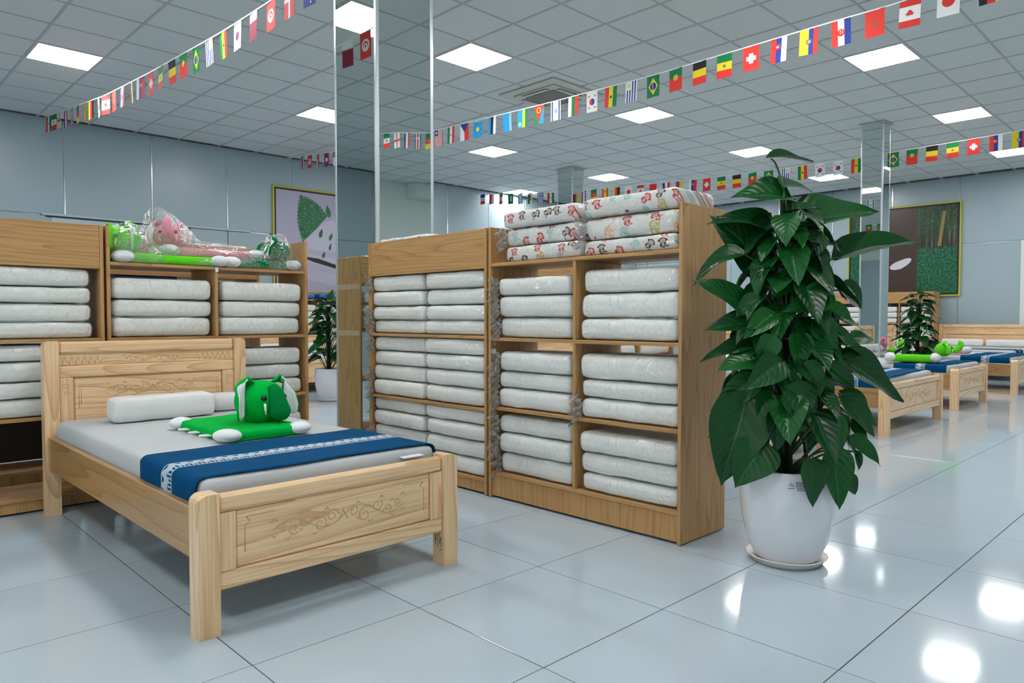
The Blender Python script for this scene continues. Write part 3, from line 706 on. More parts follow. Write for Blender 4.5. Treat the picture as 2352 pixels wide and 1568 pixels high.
for ri, (row, bd) in enumerate((('upper', BO1[1]), ('central', BO1[2]), ('lower', BO1[3]))):
    for ci, cn in enumerate(('left', 'right')):
        hs = {(0, 0): (.112, .118, .100), (0, 1): (.108, .122, .118), (1, 0): (.108, .092, .112), (1, 1): (.100, .092, .128), (2, 0): (.112, .112, .100), (2, 1): (.092, .100, .108)}[(ri, ci)]
        stack(R1, cx[ci] + (.014 if ci == 0 else 0.004), bd, 3, '%s, %s' % (cell(row, cn), SH1), iw - (.055 if ci == 0 else .022), hs, tails=(0, 1, 2) if ci == 0 else ((0,) if ri == 1 else ()))
SH2 = 'shelf by the mirrored column'
iw2 = (WR2 - 2 * BT) / 2
for ri, (row, bd, hs) in enumerate((('upper', .900, (.088, .092, .098, .104)), ('central', .487, (.104, .098, .094, .098)), ('lower', .085, (.098, .102, .098, .090)))):
    for ci, cn in enumerate(('left', 'right')):
        stack(R2, BT + iw2 * (ci + .5), bd, 4, '%s half of %s tier, %s' % (cn, row, SH2), iw2 - .006, hs, tails=(0, 1, 3) if ci == 0 else ())
SH3 = 'shelf behind the carved headboard'
iw3 = 1.206 / 2 - BT * 1.5
for ri, (row, bd) in enumerate((('upper', .893), ('central', .510), ('lower', .085))):
    for ci, cn in enumerate(('left', 'right')):
        if ri == 2 and ci == 0: continue
        stack(LB, BT + iw3 / 2 + ci * (iw3 + BT), bd, 3, '%s, %s' % (cell(row, cn), SH3), iw3 - (.014 if ci == 0 else .03), (.115, .100, .122) if ri == 0 else (.100, .092, .110))
SH4 = 'left edge shelf'
for ri, (row, bd) in enumerate((('upper', .893), ('central', .487))):
    stack(LA, WL - BT - .30 - .02, bd, 4, '%s tier, %s' % (row, SH4), .58, (.088, .098, .088, .104) if ri == 0 else (.098, .085, .106, .088))
    stack(LA, WL - BT - .30 - .62, bd, 4, '%s tier, hidden half, %s' % (row, SH4), .58, (.092, .096, .09, .098))
# printed bundles on top
zt = BO1[0] + BT / 2 + .0008
for ci, (cn, dx) in enumerate((('left', .372), ('right', .940))):
    z = zt + .0
    for k, h in enumerate((.086, .096, .096) if ci == 0 else (.076, .108, .098)):
        bundle(R1, dx + (.0 if ci else (.012, .004, -.012)[k]), z, '%s monkey-printed bundle in the %s stack on top of the open shelf' % (POS3[k], cn), .535 if ci == 0 else .545, h - .001, 'print', k == 1, .01 + .01 * (k == 1), 0, 'monkey-printed bundles')
        z += h
bundle(R2, .33, 1.310 + .001, 'monkey-printed bundle peeking over the fascia by the mirrored column', .56, .235, 'print', False, .03, 0.0, 'monkey-printed bundles').location.z = 1.3105
bundle(K1, .95, 1.31, 'monkey-printed bundle on the shelf standing behind the plush toys', .40, .225, 'print', False, .03, 0, 'monkey-printed bundles')
stack(K1, .30, .9, 3, 'the left half of the shelf behind the plush toys', .55, (.11, .11, .10)); stack(K1, .88, .9, 3, 'the right half of the shelf behind the plush toys', .55, (.11, .11, .10))
bundle(K1, .45, .9 + .33 + .012, 'blue plastic bundle glimpsed below the plush toys', .40, .06, 'blue', False, .02, 0, 'blue bundles')
FN = ['distant shelf nearest the long headboard', 'distant shelf left of slim column', 'distant shelf farthest from long headboard', 'fascia shelf behind the large plant', 'far shelf under the mint poster', 'far shelf behind mirrored column', 'shelf behind the middle bed']
for u, nm in zip(FARS, FN):
    for ri, (row, bd) in enumerate((('upper', BO1[1]), ('central', BO1[2]), ('lower', BO1[3]))):
        for ci, cn in enumerate(('left', 'right')):
            if nm.startswith('far') and ri == 2: continue
            stack(u, BT + .2875 + ci * .595, bd, 3, '%s, %s' % (cell(row, cn), nm), .55, (.112, .108, .11))
for ci in (0, 1):
    for ui in (4, 5):
        bundle(FARS[ui], BT + .2875 + ci * .595, BO1[0] + BT / 2 + .001, 'blue plastic bundle on the %s top of %s' % (('left', 'right')[ci], FN[ui]), .54, .12, 'blue', False, .02, 0, 'blue bundles')
for ui, x, kd in ((0, .45, 'print'), (1, .5, 'print'), (3, .5, 'print'), (3, .9, 'print')):
    bundle(FARS[ui], x, BO1[0] + BT / 2 + .001, 'monkey-printed bundle at %s on top of %s' % ('the right' if x > .6 else 'the left', FN[ui]), .37, .205, 'print', False, .04, 0, 'monkey-printed bundles')

# ------------------------------------------------------------------ beds
def scroll(mb, cx, cz, r, turns, sgn, y, rad, a0=0):
    pts = []
    for k in range(int(14 * turns) + 1):
        t = k / 14 * 2 * math.pi; rr = r * (1 - .82 * k / (14 * turns)); pts.append((cx + sgn * rr * math.cos(t + a0), y, cz + rr * math.sin(t + a0)))
    mb.tube(pts, [rad * (1 - .4 * i / len(pts)) for i in range(len(pts))], 5)
def vine(mb, cx, cz, w, h, y, rad):
    pts = [(cx - w / 2 + w * k / 40, y, cz + h * .32 * math.sin(k / 40 * math.pi * 4)) for k in range(41)]
    mb.tube(pts, rad * .8, 5)
    for s in (-1, 1):
        for q, (dx, dz, r) in enumerate(((.08, .10, .30), (.17, -.16, .34), (.27, .14, .28), (.36, -.10, .24), (.45, .08, .18))):
            scroll(mb, cx + s * dx * w, cz + dz * h, r * h, 1.35, s * (1 if q % 2 else -1), y, rad, q * 1.3)
            for e in (-1, 1):
                x = cx + s * (dx + .04) * w; z = cz + (dz + e * .28) * h
                mb.tube([(x - .012, y, z), (x, y - rad * .3, z + e * .008), (x + .014, y, z - e * .002)], [rad * .3, rad * 1.2, rad * .2], 5)
    mb.tube([(cx - .02, y, cz - .2 * h), (cx, y - rad * .4, cz + .25 * h), (cx + .02, y, cz - .2 * h)], [rad * .5, rad * 1.4, rad * .5], 5)
def make_bed(label, loc, W, L=2.06, rz=0.0, marks=False):
    """x centred, y=0 at the front of the footboard, y=L at the back of the headboard"""
    o = thing('wooden_bed', label, 'bed', loc, rz); w = W / 2; LW, LD = .068, .076; FH, HH = .455, .892
    def part(name, mt, *bx, parent=o, b=.004):
        m = MB(); m.box(*bx, b); return m.build(name, mt, parent)
    def post(x0, x1, y0, y1, h, side):
        m = MB(); r = .03; pr = [(x0, 0), (x1, 0)]
        for k in range(7):
            a = math.pi / 2 * k / 6
            if side > 0: pr.append((x1 - r + r * math.cos(a), h - r + r * math.sin(a)))
        if side > 0: pr.append((x0, h))
        else:
            pr.append((x1, h))
            for k in range(7):
                a = math.pi / 2 * k / 6; pr.append((x0 + r - r * math.sin(a), h - r + r * math.cos(a)))
        n = len(pr); m.add([(x, y0, z) for x, z in pr] + [(x, y1, z) for x, z in pr], [tuple(range(n)), tuple(range(2 * n - 1, n - 1, -1))] + [(k, k + n, (k + 1) % n + n, (k + 1) % n) for k in range(n)])
        return m
    ft = thing; 
    fb = MB(); fb.box(-w + LW + .0005, w - LW - .0005, .012, .05, .388, .448, .010); fb.build('footboard_top_rail', ASH['x'], o)
    part('footboard_bottom_rail', ASH['x'], -w + LW + .0005, w - LW - .0005, .014, .046, .139, .197)
    for s in (-1, 1):
        x0, x1 = sorted((s * (w - LW - .0005), s * (w - LW - .058)))
        part('footboard_stile', ASH['z'], x0, x1, .014, .046, .1975, .3875, b=.002)
    pn = part('footboard_panel', ASH['x'], -w + LW + .0585, w - LW - .0585, .021, .040, .1975, .3875, b=.007)
    c = MB(); pw = W - 2 * LW - .12; vine(c, 0, .295, pw * .68, .085, .0205, .0028)
    x0, x1, z0, z1 = -pw / 2 + .03, pw / 2 - .03, .225, .362
    for s in (-1, 1):
        xx = s * (pw / 2 - .03); c.tube([(xx, .0205, z0 + .02), (xx, .0205, z1 - .03), (xx - s * .02, .0205, z1 - .018), (xx - s * .004, .0205, z1 - .002), (xx - s * .10, .0205, z1)], .0018, 5)
    c.build('carved_scrollwork', CARVE, pn, True)
    post(-w, -w + LW, 0, LD, FH, -1).build('leg', ASH['z'], o); lr = post(w - LW, w, 0, LD, FH, 1).build('leg', ASH['z'], o)
    if marks:
        q = MB(); yy = w - LW - .0006
        for (y0_, z0_, y1_, z1_) in ((.020, .075, .024, .115), (.024, .115, .032, .085), (.032, .085, .038, .125), (.044, .07, .048, .12), (.058, .08, .062, .128), (.046, .098, .062, .104), (.018, .066, .03, .06)):
            q.tube([(yy, y0_, z0_), (yy, y1_, z1_)], .0011, 4)
        q.build('pen_mark', M_INK, lr)['label'] = 'black handwritten pen marks'
    # headboard
    yb = L - .07
    for s, nm in ((-1, 'leg'), (1, 'leg')):
        m = MB(); 
        if s < 0: m = post(-w, -w + LW, yb, L, HH, -1)
        else: m = post(w - LW, w, yb, L, HH, 1)
        m.build('leg', ASH['z'], o)
    a, e = -w + LW + .0005, w - LW - .0005
    part('headboard_top_rail', ASH['x'], a, e, yb + .006, yb + .05, .824, .888, b=.012)
    fr = part('headboard_carved_rail', ASH['x'], a, e, yb + .020, yb + .045, .762, .8235, b=.003)
    c = MB(); ya = yb + .0195
    for s in (-1, 1):
        for k in range(7):
            x = s * (e - .02 - k * .03); z0 = .770
            c.tube([(x, ya, z0), (x, ya, z0 + .02), (x - s * .011, ya, z0 + .026), (x - s * .011, ya, z0 + .047)], .0024, 5)
            if k < 6: c.tube([(x, ya, z0 + .034), (x - s * .018, ya, z0 + .034), (x - s * .018, ya, z0 + .012), (x - s * .03, ya, z0 + .012)], .0018, 5)
        c.tube([(s * (e - .21), ya, .800), (s * .16, ya, .800)], .0016, 5); c.tube([(s * (e - .21), ya, .782), (s * .16, ya, .782)], .0016, 5)
    vine(c, 0, .792, .30, .036, ya, .0018); c.build('carved_lattice', CARVE, fr, True)
    part('headboard_middle_rail', ASH['x'], a, e, yb + .012, yb + .05, .702, .7615, b=.005)
    for s in (-1, 1):
        x0, x1 = sorted((s * (e - .0), s * (e - .066)))
        st = part('headboard_stile', ASH['z'], x0, x1, yb + .012, yb + .048, .30, .7015, b=.004)
        c = MB(); scroll(c, s * (e - .033), .655, .02, 1.4, s, yb + .0115, .0018); scroll(c, s * (e - .033), .62, .014, 1.3, -s, yb + .0115, .0016); c.build('carved_curl', CARVE, st, True)
    pn = part('headboard_panel', ASH['x'], a + .0665, e - .0665, yb + .020, yb + .042, .30, .7015, b=.010)
    c = MB(); vine(c, 0, .628, (W - .3) * .62, .075, yb + .0195, .0024)
    for s in (-1, 1):
        x = s * (W / 2 - .16); c.tube([(x, yb + .0195, .54), (x, yb + .0195, .662), (x - s * .12, yb + .0195, .662)], .0016, 5); c.tube([(x - s * .01, yb + .0195, .56), (x - s * .01, yb + .0195, .652), (x - s * .09, yb + .0195, .652)], .0014, 5)
    c.build('carved_scrollwork', CARVE, pn, True)
    for s in (-1, 1):
        x0, x1 = sorted((s * (w - .012), s * (w - .040)))
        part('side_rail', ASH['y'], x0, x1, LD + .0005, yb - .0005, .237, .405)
    for k in range(9):
        y = .16 + k * (L - .34) / 8; part('slat', ASH['x'], -w + .0405, w - .0405, y, y + .07, .290, .306, b=.002)
    return o
def make_mattress(label, loc, W, L, h, rz=0):
    me = rbox_mesh('mattress', W, L, h, .035, (16, 26, 3), .003, 4, 3, M_MATT)
    o = link('mattress', me); o.location = loc; o.rotation_euler = (0, 0, rz); tag(o, label, 'mattress', 'mattresses'); return o
def make_runner(label, loc, W, Y0, Y1, top, drop, rz=0, wav=.004, bend=0.0):
    """cloth strip across the bed, hanging over both sides; local x across, y along"""
    m = MB(); hw = W / 2 + .006; r = .03; prof = []
    prof.append((-hw, top - drop)); 
    for k in range(5): prof.append((-hw, top - drop + (drop - r) * (k + 1) / 5))
    for k in range(1, 6):
        a = math.pi / 2 * k / 5; prof.append((-hw + r - r * math.cos(a), top - r + r * math.sin(a)))
    n = 30
    for k in range(1, n): prof.append((-hw + r + (2 * hw - 2 * r) * k / n, top))
    prof += [(-x, z) for x, z in prof[:11][::-1]]
    ny = 14; vs = []; us = []; acc = [0]
    for (x0, z0), (x1, z1) in zip(prof, prof[1:]): acc.append(acc[-1] + math.hypot(x1 - x0, z1 - z0))
    for i, (x, z) in enumerate(prof):
        for j in range(ny + 1):
            b = j / ny; y = Y0 + (Y1 - Y0) * b + bend * (x / W) + .006 * math.sin(x * 9 + b * 2) * (1 if j in (0, ny) else .6)
            dz = wav * mn.noise(Vector((x * 6, y * 9, 1.3))) if abs(x) < hw - r else 0.0
            dx = .002 * math.sin(y * 40) if abs(x) >= hw - 1e-6 else 0
            vs.append((x + (dx if x < 0 else -dx), y, z + abs(dz) + .0015)); us.append((acc[i], b))
    m.add(vs, [(i * (ny + 1) + j, (i + 1) * (ny + 1) + j, (i + 1) * (ny + 1) + j + 1, i * (ny + 1) + j + 1) for i in range(len(prof) - 1) for j in range(ny)])
    me = m.mesh('bed_runner', M_RUN, True); uv = me.uv_layers.new(name='UVMap')
    for lp in me.loops: uv.data[lp.index].uv = us[lp.vertex_index]
    o = link('bed_runner', me); o.location = loc; o.rotation_euler = (0, 0, rz)
    md = o.modifiers.new('thickness', 'SOLIDIFY'); md.thickness = .002; md.offset = 1
    tag(o, label, 'bed runner', 'bed runners'); return o
def make_bolster(label, loc, L, d, h, rz=0):
    me = rbox_mesh('bolster', L, d, h, .033, (14, 4, 3), .004, 9, 5, M_BOLST); o = link('bolster_pillow', me); o.location = loc; o.rotation_euler = (0, 0, rz)
    tag(o, label, 'pillow', 'bolster pillows'); return o
B1X, B1Y = 1.381, 2.262
make_bed('light ash carved wooden bed in the foreground with a green plush on it', (B1X, B1Y, 0), 1.05, 2.06, 0, True)
MTOP = .486
make_mattress('white mattress on the foreground bed', (B1X, B1Y + .085, .3065), .962, 1.895, MTOP - .3065)
make_runner('navy runner with pale lace stripe across the foreground bed', (B1X, B1Y, 0), .962, .105, .665, MTOP + .001, .10)
make_bolster('long white bolster pillow against the foreground headboard', (1.325, 3.885, MTOP + .001), .505, .15, .125)
make_bolster('white bolster pillow half hidden behind the green plush', (1.715, 3.99, MTOP + .001), .22, .13, .10)
m = MB(); m.add([(-.05, 0, 0), (.05, .002, 0), (.045, .03, .004), (-.055, .026, .003)], [(0, 1, 2, 3)])
tg = m.build('fabric_label', M_PAPER); tg.location = (1.73, 2.318, .456); md = tg.modifiers.new('thickness', 'SOLIDIFY'); md.thickness = .001; tag(tg, 'small white fabric label lying on the foreground footboard', 'label')
def dressed(name, label, X0, Y, W, nm, runner=(.12, .66), bol=2, bend=0.0):
    xc = X0 + W / 2
    make_bed(label, (xc, Y, 0), W); make_mattress('white mattress on ' + nm, (xc, Y + .085, .3065), W - .09, 1.895, MTOP - .3065)
    if runner: make_runner('navy runner with pale stripe on ' + nm, (xc, Y, 0), W - .09, runner[0], runner[1], MTOP + .001, .11, 0, .012, bend)
    for k in range(bol):
        make_bolster('%s white bolster pillow on %s' % (('left', 'right')[k] if bol > 1 else 'single', nm), (xc - .3 + .6 * k, Y + 1.76, MTOP + .001), .52, .15, .12)
dressed('bed', 'carved ash bed mostly hidden behind the large potted plant', 4.32, 2.20, 1.25, 'the bed hidden behind the large plant')
dressed('bed', 'wide carved ash bed to the right of the large potted plant', 6.53, 2.10, 1.60, 'the wide bed right of the plant', (.10, .62), 2, .10)
dressed('bed', 'carved ash bed next to the wide bed, under a lime plush', 8.90, 2.16, 1.30, 'the second bed right of the plant')
dressed('bed', 'carved ash bed cut off by the right edge of the picture', 11.28, 2.06, 1.60, 'the bed at the right picture edge', (.10, .66), 0)
# long bed with its head on the right wall
make_bed('bed with a long carved headboard against the right wall', (13.62, 3.32, 0), 1.62, 2.06, R90)
make_mattress('white mattress on the bed against the right wall', (13.70, 3.32, .3065), 1.53, 1.895, MTOP - .3065, R90)
make_runner('navy runner on the bed against the right wall', (13.62, 3.32, 0), 1.53, .25, .70, MTOP + .001, .09, R90)
for k in (0, 1): make_bolster('%s white bolster pillow under the long headboard' % ('left', 'right')[k], (15.36, 3.68 - .72 * k, MTOP + .001), .68, .15, .13, R90)
dressed('bed', 'far carved ash bed under the mint poster behind the gap', 4.62, 8.80, 1.60, 'the far bed under the mint poster', None)

# ------------------------------------------------------------------ plush toys
def make_plush(label, loc, rz, body, trunk, pad=(.36, .52, .045), head_at=(.03, .10), hs=.105, head_rz=0.0, pose='sit', loops=True, wrap=False, sc=1.0, name='elephant_plush', trunk_up=False):
    o = thing(name, label, 'plush toy', loc, rz, 'elephant plush toys'); o.scale = (sc, sc, sc)
    w, l, h = pad
    b = link('body_pad', rbox_mesh('body_pad', w, l, h, min(h * .46, .03), (8, 10, 2), .004, 8, 2, body), o)
    for k, (sx, y, a) in enumerate(((-1, .03, 0.6), (1, .03, -0.6), (-1, l - .03, 2.5), (1, l - .03, -2.5))):
        m = MB(); m.ball((0, 0, 0), (.052, .062, h * .62)); f = m.build('white_foot', P_WHITE, o, True); f.location = (sx * (w / 2 - .02), y, h * .56 + .004); f.rotation_euler = (0, 0, a)
    if loops:
        for k in range(3):
            m = MB(); m.tube([(-.004 - .05 * math.sin(t) ** 1.0 * 1.0, .016 * math.cos(t) - .012 * math.sin(t), .004 * math.sin(t)) for t in [math.pi * q / 12 for q in range(13)]], .0042, 6)
            q = m.build('white_loop', P_WHITE, o, True); q.location = (-w / 2 + .004, .16 + .12 * k, h * .4)
    hx, hy = head_at; hz = h + hs * .86
    def fn(p): return Vector((p.x, p.y, p.z * (1 - .10 * p.z) - .03 * (1 - abs(p.z))))
    hd = MB(); hd.ball((0, 0, 0), (hs * 1.02, hs * 1.05, hs * .93), None, 24, 16, 0, fn); H = hd.build('head', body, o, True); H.location = (hx, hy, hz); H.rotation_euler = (0, 0, head_rz)
    # trunk: forehead ridge curling down the face (face looks to local -y)
    T = MB()
    if trunk_up: pts = [(0, -hs * .8, -hs * .1), (0, -hs * 1.3, -hs * .15), (0, -hs * 1.75, hs * .1), (0, -hs * 1.95, hs * .55), (0, -hs * 1.8, hs * .95)]; rs = [.046, .043, .038, .034, .030]
    else: pts = [(0, -hs * .72, hs * .55), (0, -hs * .98, hs * .30), (0, -hs * 1.16, -.02), (.004, -hs * 1.18, -hs * .38), (.008, -hs * 1.05, -hs * .62)]; rs = [.026, .034, .041, .046, .036]
    pp = []; rr = []
    for i in range(len(pts) - 1):
        for k in range(4):
            t = k / 4; pp.append(Vector(pts[i]).lerp(Vector(pts[i + 1]), t)); rr.append((rs[i] + (rs[i + 1] - rs[i]) * t) * hs / .105)
    pp.append(Vector(pts[-1])); rr.append(rs[-1] * .8 * hs / .105); pp.append(Vector(pts[-1]) + (Vector(pts[-1]) - Vector(pts[-2])).normalized() * .02); rr.append(.008)
    T.tube(pp, rr, 14); tk = T.build('trunk', trunk, H, True)
    for s in (-1, 1):
        e = MB(); e.ball((s * hs * .50, -hs * .87, hs * .17), .0125 * hs / .105, None, 12, 8); e.build('eye', M_EYE, H, True)
        tu = MB(); tu.tube([(s * hs * .50, -hs * .93, -.006), (s * hs * .53, -hs * 1.0, -hs * .25), (s * hs * .50, -hs * 1.0, -hs * .48)], [.006, .006, .003], 7); tu.build('tusk', P_WHITE, H, True)
        # ear: folded flap hanging beside the head, white lining to the front
        cl = [Vector(q) * hs for q in ((s * .60, .05, .72), (s * .90, .0, .86), (s * 1.14, -.12, .70), (s * 1.20, -.24, .26), (s * 1.25, -.30, -.24), (s * 1.28, -.32, -.66))]
        wv = [Vector(q) * hs for q in ((s * .10, .24, -.05), (s * .12, .20, -.16), (s * .16, .10, -.14), (s * .24, -.14, -.04), (s * .27, -.18, .0), (s * .20, -.14, .0))]
        E_ = MB(); n, k = 15, 6; g0 = []
        for i in range(n + 1):
            t = i / n * (len(cl) - 1); q = min(int(t), len(cl) - 2); f = t - q
            c_ = cl[q].lerp(cl[q + 1], f); w_ = wv[q].lerp(wv[q + 1], f) * (1.0 if i < n else .45)
            for j in range(k + 1):
                bq = 2 * j / k - 1; g0.append(c_ + w_ * bq + Vector((0, -.10 * hs * bq * bq, 0)))
        fs = [(i * (k + 1) + j, (i + 1) * (k + 1) + j, (i + 1) * (k + 1) + j + 1, i * (k + 1) + j + 1) for i in range(n) for j in range(k)]
        E_.add(g0, fs); er = E_.build('ear', body, H, True); md = er.modifiers.new('pad', 'SOLIDIFY'); md.thickness = .010; md.offset = 0
        I_ = MB(); st_ = 4; gi = [c + (c - g0[(ix // (k + 1)) * (k + 1) + k // 2]) * -.14 + Vector((s * -.003, -.0075, 0)) for ix, c in enumerate(g0) if ix // (k + 1) >= st_]
        I_.add(gi, [f for f in [tuple(q - st_ * (k + 1) for q in ff) for ff in fs] if min(f) >= 0]); li = I_.build('ear_lining', P_WHITE, er, True); md = li.modifiers.new('pad', 'SOLIDIFY'); md.thickness = .006; md.offset = 0
    return o
make_plush('bright green elephant plush blanket lying on the foreground bed', (1.42, 2.955, MTOP + .002), 0.0, P_GREEN, P_TRUNK, (.37, .58, .045), (.085, .25), .112, 0.22)
zt2 = 1.312 + BT / 2 + .001
# three toys on top of the left shelf (local x of each toy runs along the shelf)
lime = make_plush('lime green elephant plush in a clear bag on the shelf top', (1.245, 4.50, zt2), -math.pi / 2, P_LIME, P_LIME, (.25, .60, .055), (-.02, .06), .095, .5, 'lie', True)
pink = make_plush('pink elephant plush in a clear bag lying over the lime plush', (1.53, 4.60, zt2 + .061), -math.pi / 2, P_PINK, P_PINK, (.22, .60, .055), (0, .06), .085, 1.2, 'lie', False, trunk_up=True)
dark = make_plush('dark green elephant plush in a clear bag at the right shelf end', (1.86, 4.50, zt2), -math.pi / 2, P_DARK, P_DARK, (.22, .475, .055), (0, .37), .085, -.4, 'lie', True)
def bag_for(t, hl, seed):
    """bag in the toy's frame: toy length runs along local +y"""
    m = MB(); n, k = 30, 14; vs = []
    for i in range(n + 1):
        a = i / n; y = hl[0][0] + (hl[-1][0] - hl[0][0]) * a
        for (ya, ha), (yb_, hb) in zip(hl, hl[1:]):
            if ya <= y <= yb_ + 1e-9: hh = ha + (hb - ha) * (y - ya) / (yb_ - ya)
        hw = .13 + .02 * math.sin(a * 9)
        for j in range(k + 1):
            t_ = math.pi * j / k; x = -hw * math.cos(t_); z = hh * math.sin(t_) ** .6 if 0 < j < k else 0
            nz = mn.noise(Vector((x * 13 + seed, y * 13, z * 13))) * .014
            vs.append((x, y + nz * .5, max(.0015, z + nz)))
    m.add(vs, [(i * (k + 1) + j, (i + 1) * (k + 1) + j, (i + 1) * (k + 1) + j + 1, i * (k + 1) + j + 1) for i in range(n) for j in range(k)])
    b = m.build('plastic_bag', M_WRAP, t, True); b['label'] = 'clear crinkled plastic bag'
bag_for(lime, [(-.03, .02), (.0, .21), (.10, .25), (.22, .14), (.30, .07), (.62, .06), (.66, .01)], 1)
bag_for(pink, [(-.10, .03), (-.05, .28), (.0, .30), (.12, .22), (.24, .11), (.45, .09), (.58, .08), (.64, .01)], 4)
bag_for(dark, [(-.02, .01), (.05, .07), (.24, .08), (.30, .22), (.40, .25), (.46, .12), (.51, .02)], 8)
make_plush('green elephant plush on the shelf hidden behind the left fascia shelf', (.55, 5.13, 1.312), 0, P_GREEN, P_TRUNK, (.30, .26, .05), (.0, .10), .10, .4, 'sit', False)
make_plush('lime elephant plush stretched out on the second bed right of the plant', (9.06, 2.93, MTOP + .016), -2.853, P_LIME, P_LIME, (.22, .52, .085), (.0, .57), .085, math.pi, 'lie', False, trunk_up=True)
make_plush('pink elephant plush on the bed at the right picture edge', (11.62, 3.22, MTOP + .016), -2.95, P_PINK, P_PINK, (.22, .52, .085), (0, .03), .085, .4, 'lie', False)
make_plush('small lime plush on the bed at the right picture edge, behind the smaller plant', (11.85, 3.55, MTOP + .004), -.6, P_LIME, P_LIME, (.24, .36, .05), (0, .12), .085, 0, 'sit', False)
make_plush('pink plush sitting on the distant fascia shelf near the slim column', (15.42, 5.62, BO1[0] + BT / 2 + .002), R90, P_PINK, P_PINK, (.30, .24, .05), (0, .10), .10, 0, 'sit', False)

# ------------------------------------------------------------------ potted plants
def leaf_mesh(seed, droop, fold, wide=.62):
    rnd = random.Random(seed); m = MB(); n, k = 14, 8; vs = []; uvs = []
    for i in range(n + 1):
        a = i / n
        wd = wide * .5 * (math.sin(math.pi * min(1, a ** .55 * .985 + .015)) ** .85) * (1 - .25 * a) * 1.25
        if a > .9: wd *= (1 - a) / .1 * .9 + .1
        for j in range(k + 1):
            b = 2 * j / k - 1; x = wd * b
            back = -.11 * (1 - a) ** 6 * (1 - (1 - abs(b)) ** 2)          # heart lobes
            y = a + back * 1.1
            z = -droop * a ** 2 + fold * abs(b) * wd * 1.6 + .018 * math.sin(a * 9 + seed + b * 2) * abs(b) + .03 * math.sin(a * 4 + seed)
            vs.append((x + .05 * math.sin(a * 2.5 + seed) * a, y * (1 - .15 * droop * a), z)); uvs.append((j / k, a))
    m.add(vs, [(i * (k + 1) + j, i * (k + 1) + j + 1, (i + 1) * (k + 1) + j + 1, (i + 1) * (k + 1) + j) for i in range(n) for j in range(k)])
    me = m.mesh('leaf', M_LEAF, True); uv = me.uv_layers.new(name='UVMap')
    for lp in me.loops: uv.data[lp.index].uv = uvs[lp.vertex_index]
    return me
LEAVES = [leaf_mesh(1, .10, .22), leaf_mesh(2, .22, .30, .58), leaf_mesh(3, .32, .18, .66), leaf_mesh(4, .16, .40, .55), leaf_mesh(5, .42, .26, .60), leaf_mesh(6, .05, .12, .68)]
def put_leaf(plant, origin, P, T, nrm, k, stretch=1.0):
    d = T - P; L = d.length; y = d.normalized(); x = y.cross(nrm)
    if x.length < 1e-3: x = y.orthogonal()
    x.normalize(); z = x.cross(y).normalized()
    M = Matrix((x, y, z)).transposed().to_4x4() @ Matrix.Diagonal((L * stretch, L, L, 1))
    M.translation = P - origin
    o = link('leaf', LEAVES[k % len(LEAVES)], plant); o.matrix_local = M
    return o
def make_plant(label, base, leaves_fn, poth=.395, pole=1.48):
    o = thing('potted_plant', label, 'potted plant', base)
    m = MB(); m.lathe([(.116, .014), (.132, .028), (.162, .10), (.182, .19), (.191, .28), (.189, .35), (.181, poth - .006), (.184, poth), (.172, poth + .002), (.160, poth - .02), (.158, poth - .05)], 48); m.build('pot', M_POT, o, True)
    m = MB(); m.lathe([(.125, .0), (.14, .004), (.158, .028), (.162, .030), (.158, .033), (.138, .012), (.0, .010)], 48); m.build('saucer', plain('saucer_plastic', (0.72, 0.68, 0.66), 0.3), o, True)
    m = MB(); m.lathe([(.159, poth - .045), (.10, poth - .03), (.0, poth - .022)], 24); m.build('soil', M_SOIL, o, True)
    rnd = random.Random(3); m = MB()
    for k in range(26):
        a = rnd.uniform(0, 6.28); r = rnd.uniform(.05, .14); m.ball((r * math.cos(a), r * math.sin(a), poth - .030), (.018, .014, .010), None, 8, 5)
    q = m.build('bark_chips', plain('bark_chip', (0.16, 0.12, 0.10), 0.8), o); q['kind'] = 'stuff'
    m = MB(); m.tube([(-.02, 0, poth - .04), (-.022, .005, (poth + pole) / 2), (-.02, 0, pole)], .027, 12); m.build('moss_pole', M_POLE, o, True)
    st = MB(); leaves_fn(o, Vector(base), st, pole, poth); st.build('stems', M_STEM, o, True)
    return o
def petiole(st, origin, P, rnd, T=None):
    p = P - origin; r = math.hypot(p.x, p.y); a = math.atan2(p.y, p.x)
    z0 = max(.36, p.z - .10 - .45 * r + rnd.uniform(-.05, .05)); s = Vector((.02 * math.cos(a) - .02, .02 * math.sin(a), z0))
    mid = s.lerp(p, .55) + Vector((0, 0, .05 + .1 * r))
    pts = [s.lerp(mid, t).lerp(mid.lerp(p, t), t) for t in [q / 7 for q in range(8)]]
    st.tube(pts, [.0055, .005, .005, .0045, .0045, .004, .004, .003], 5)
PB = Vector((2.912, 1.323, 0.0))
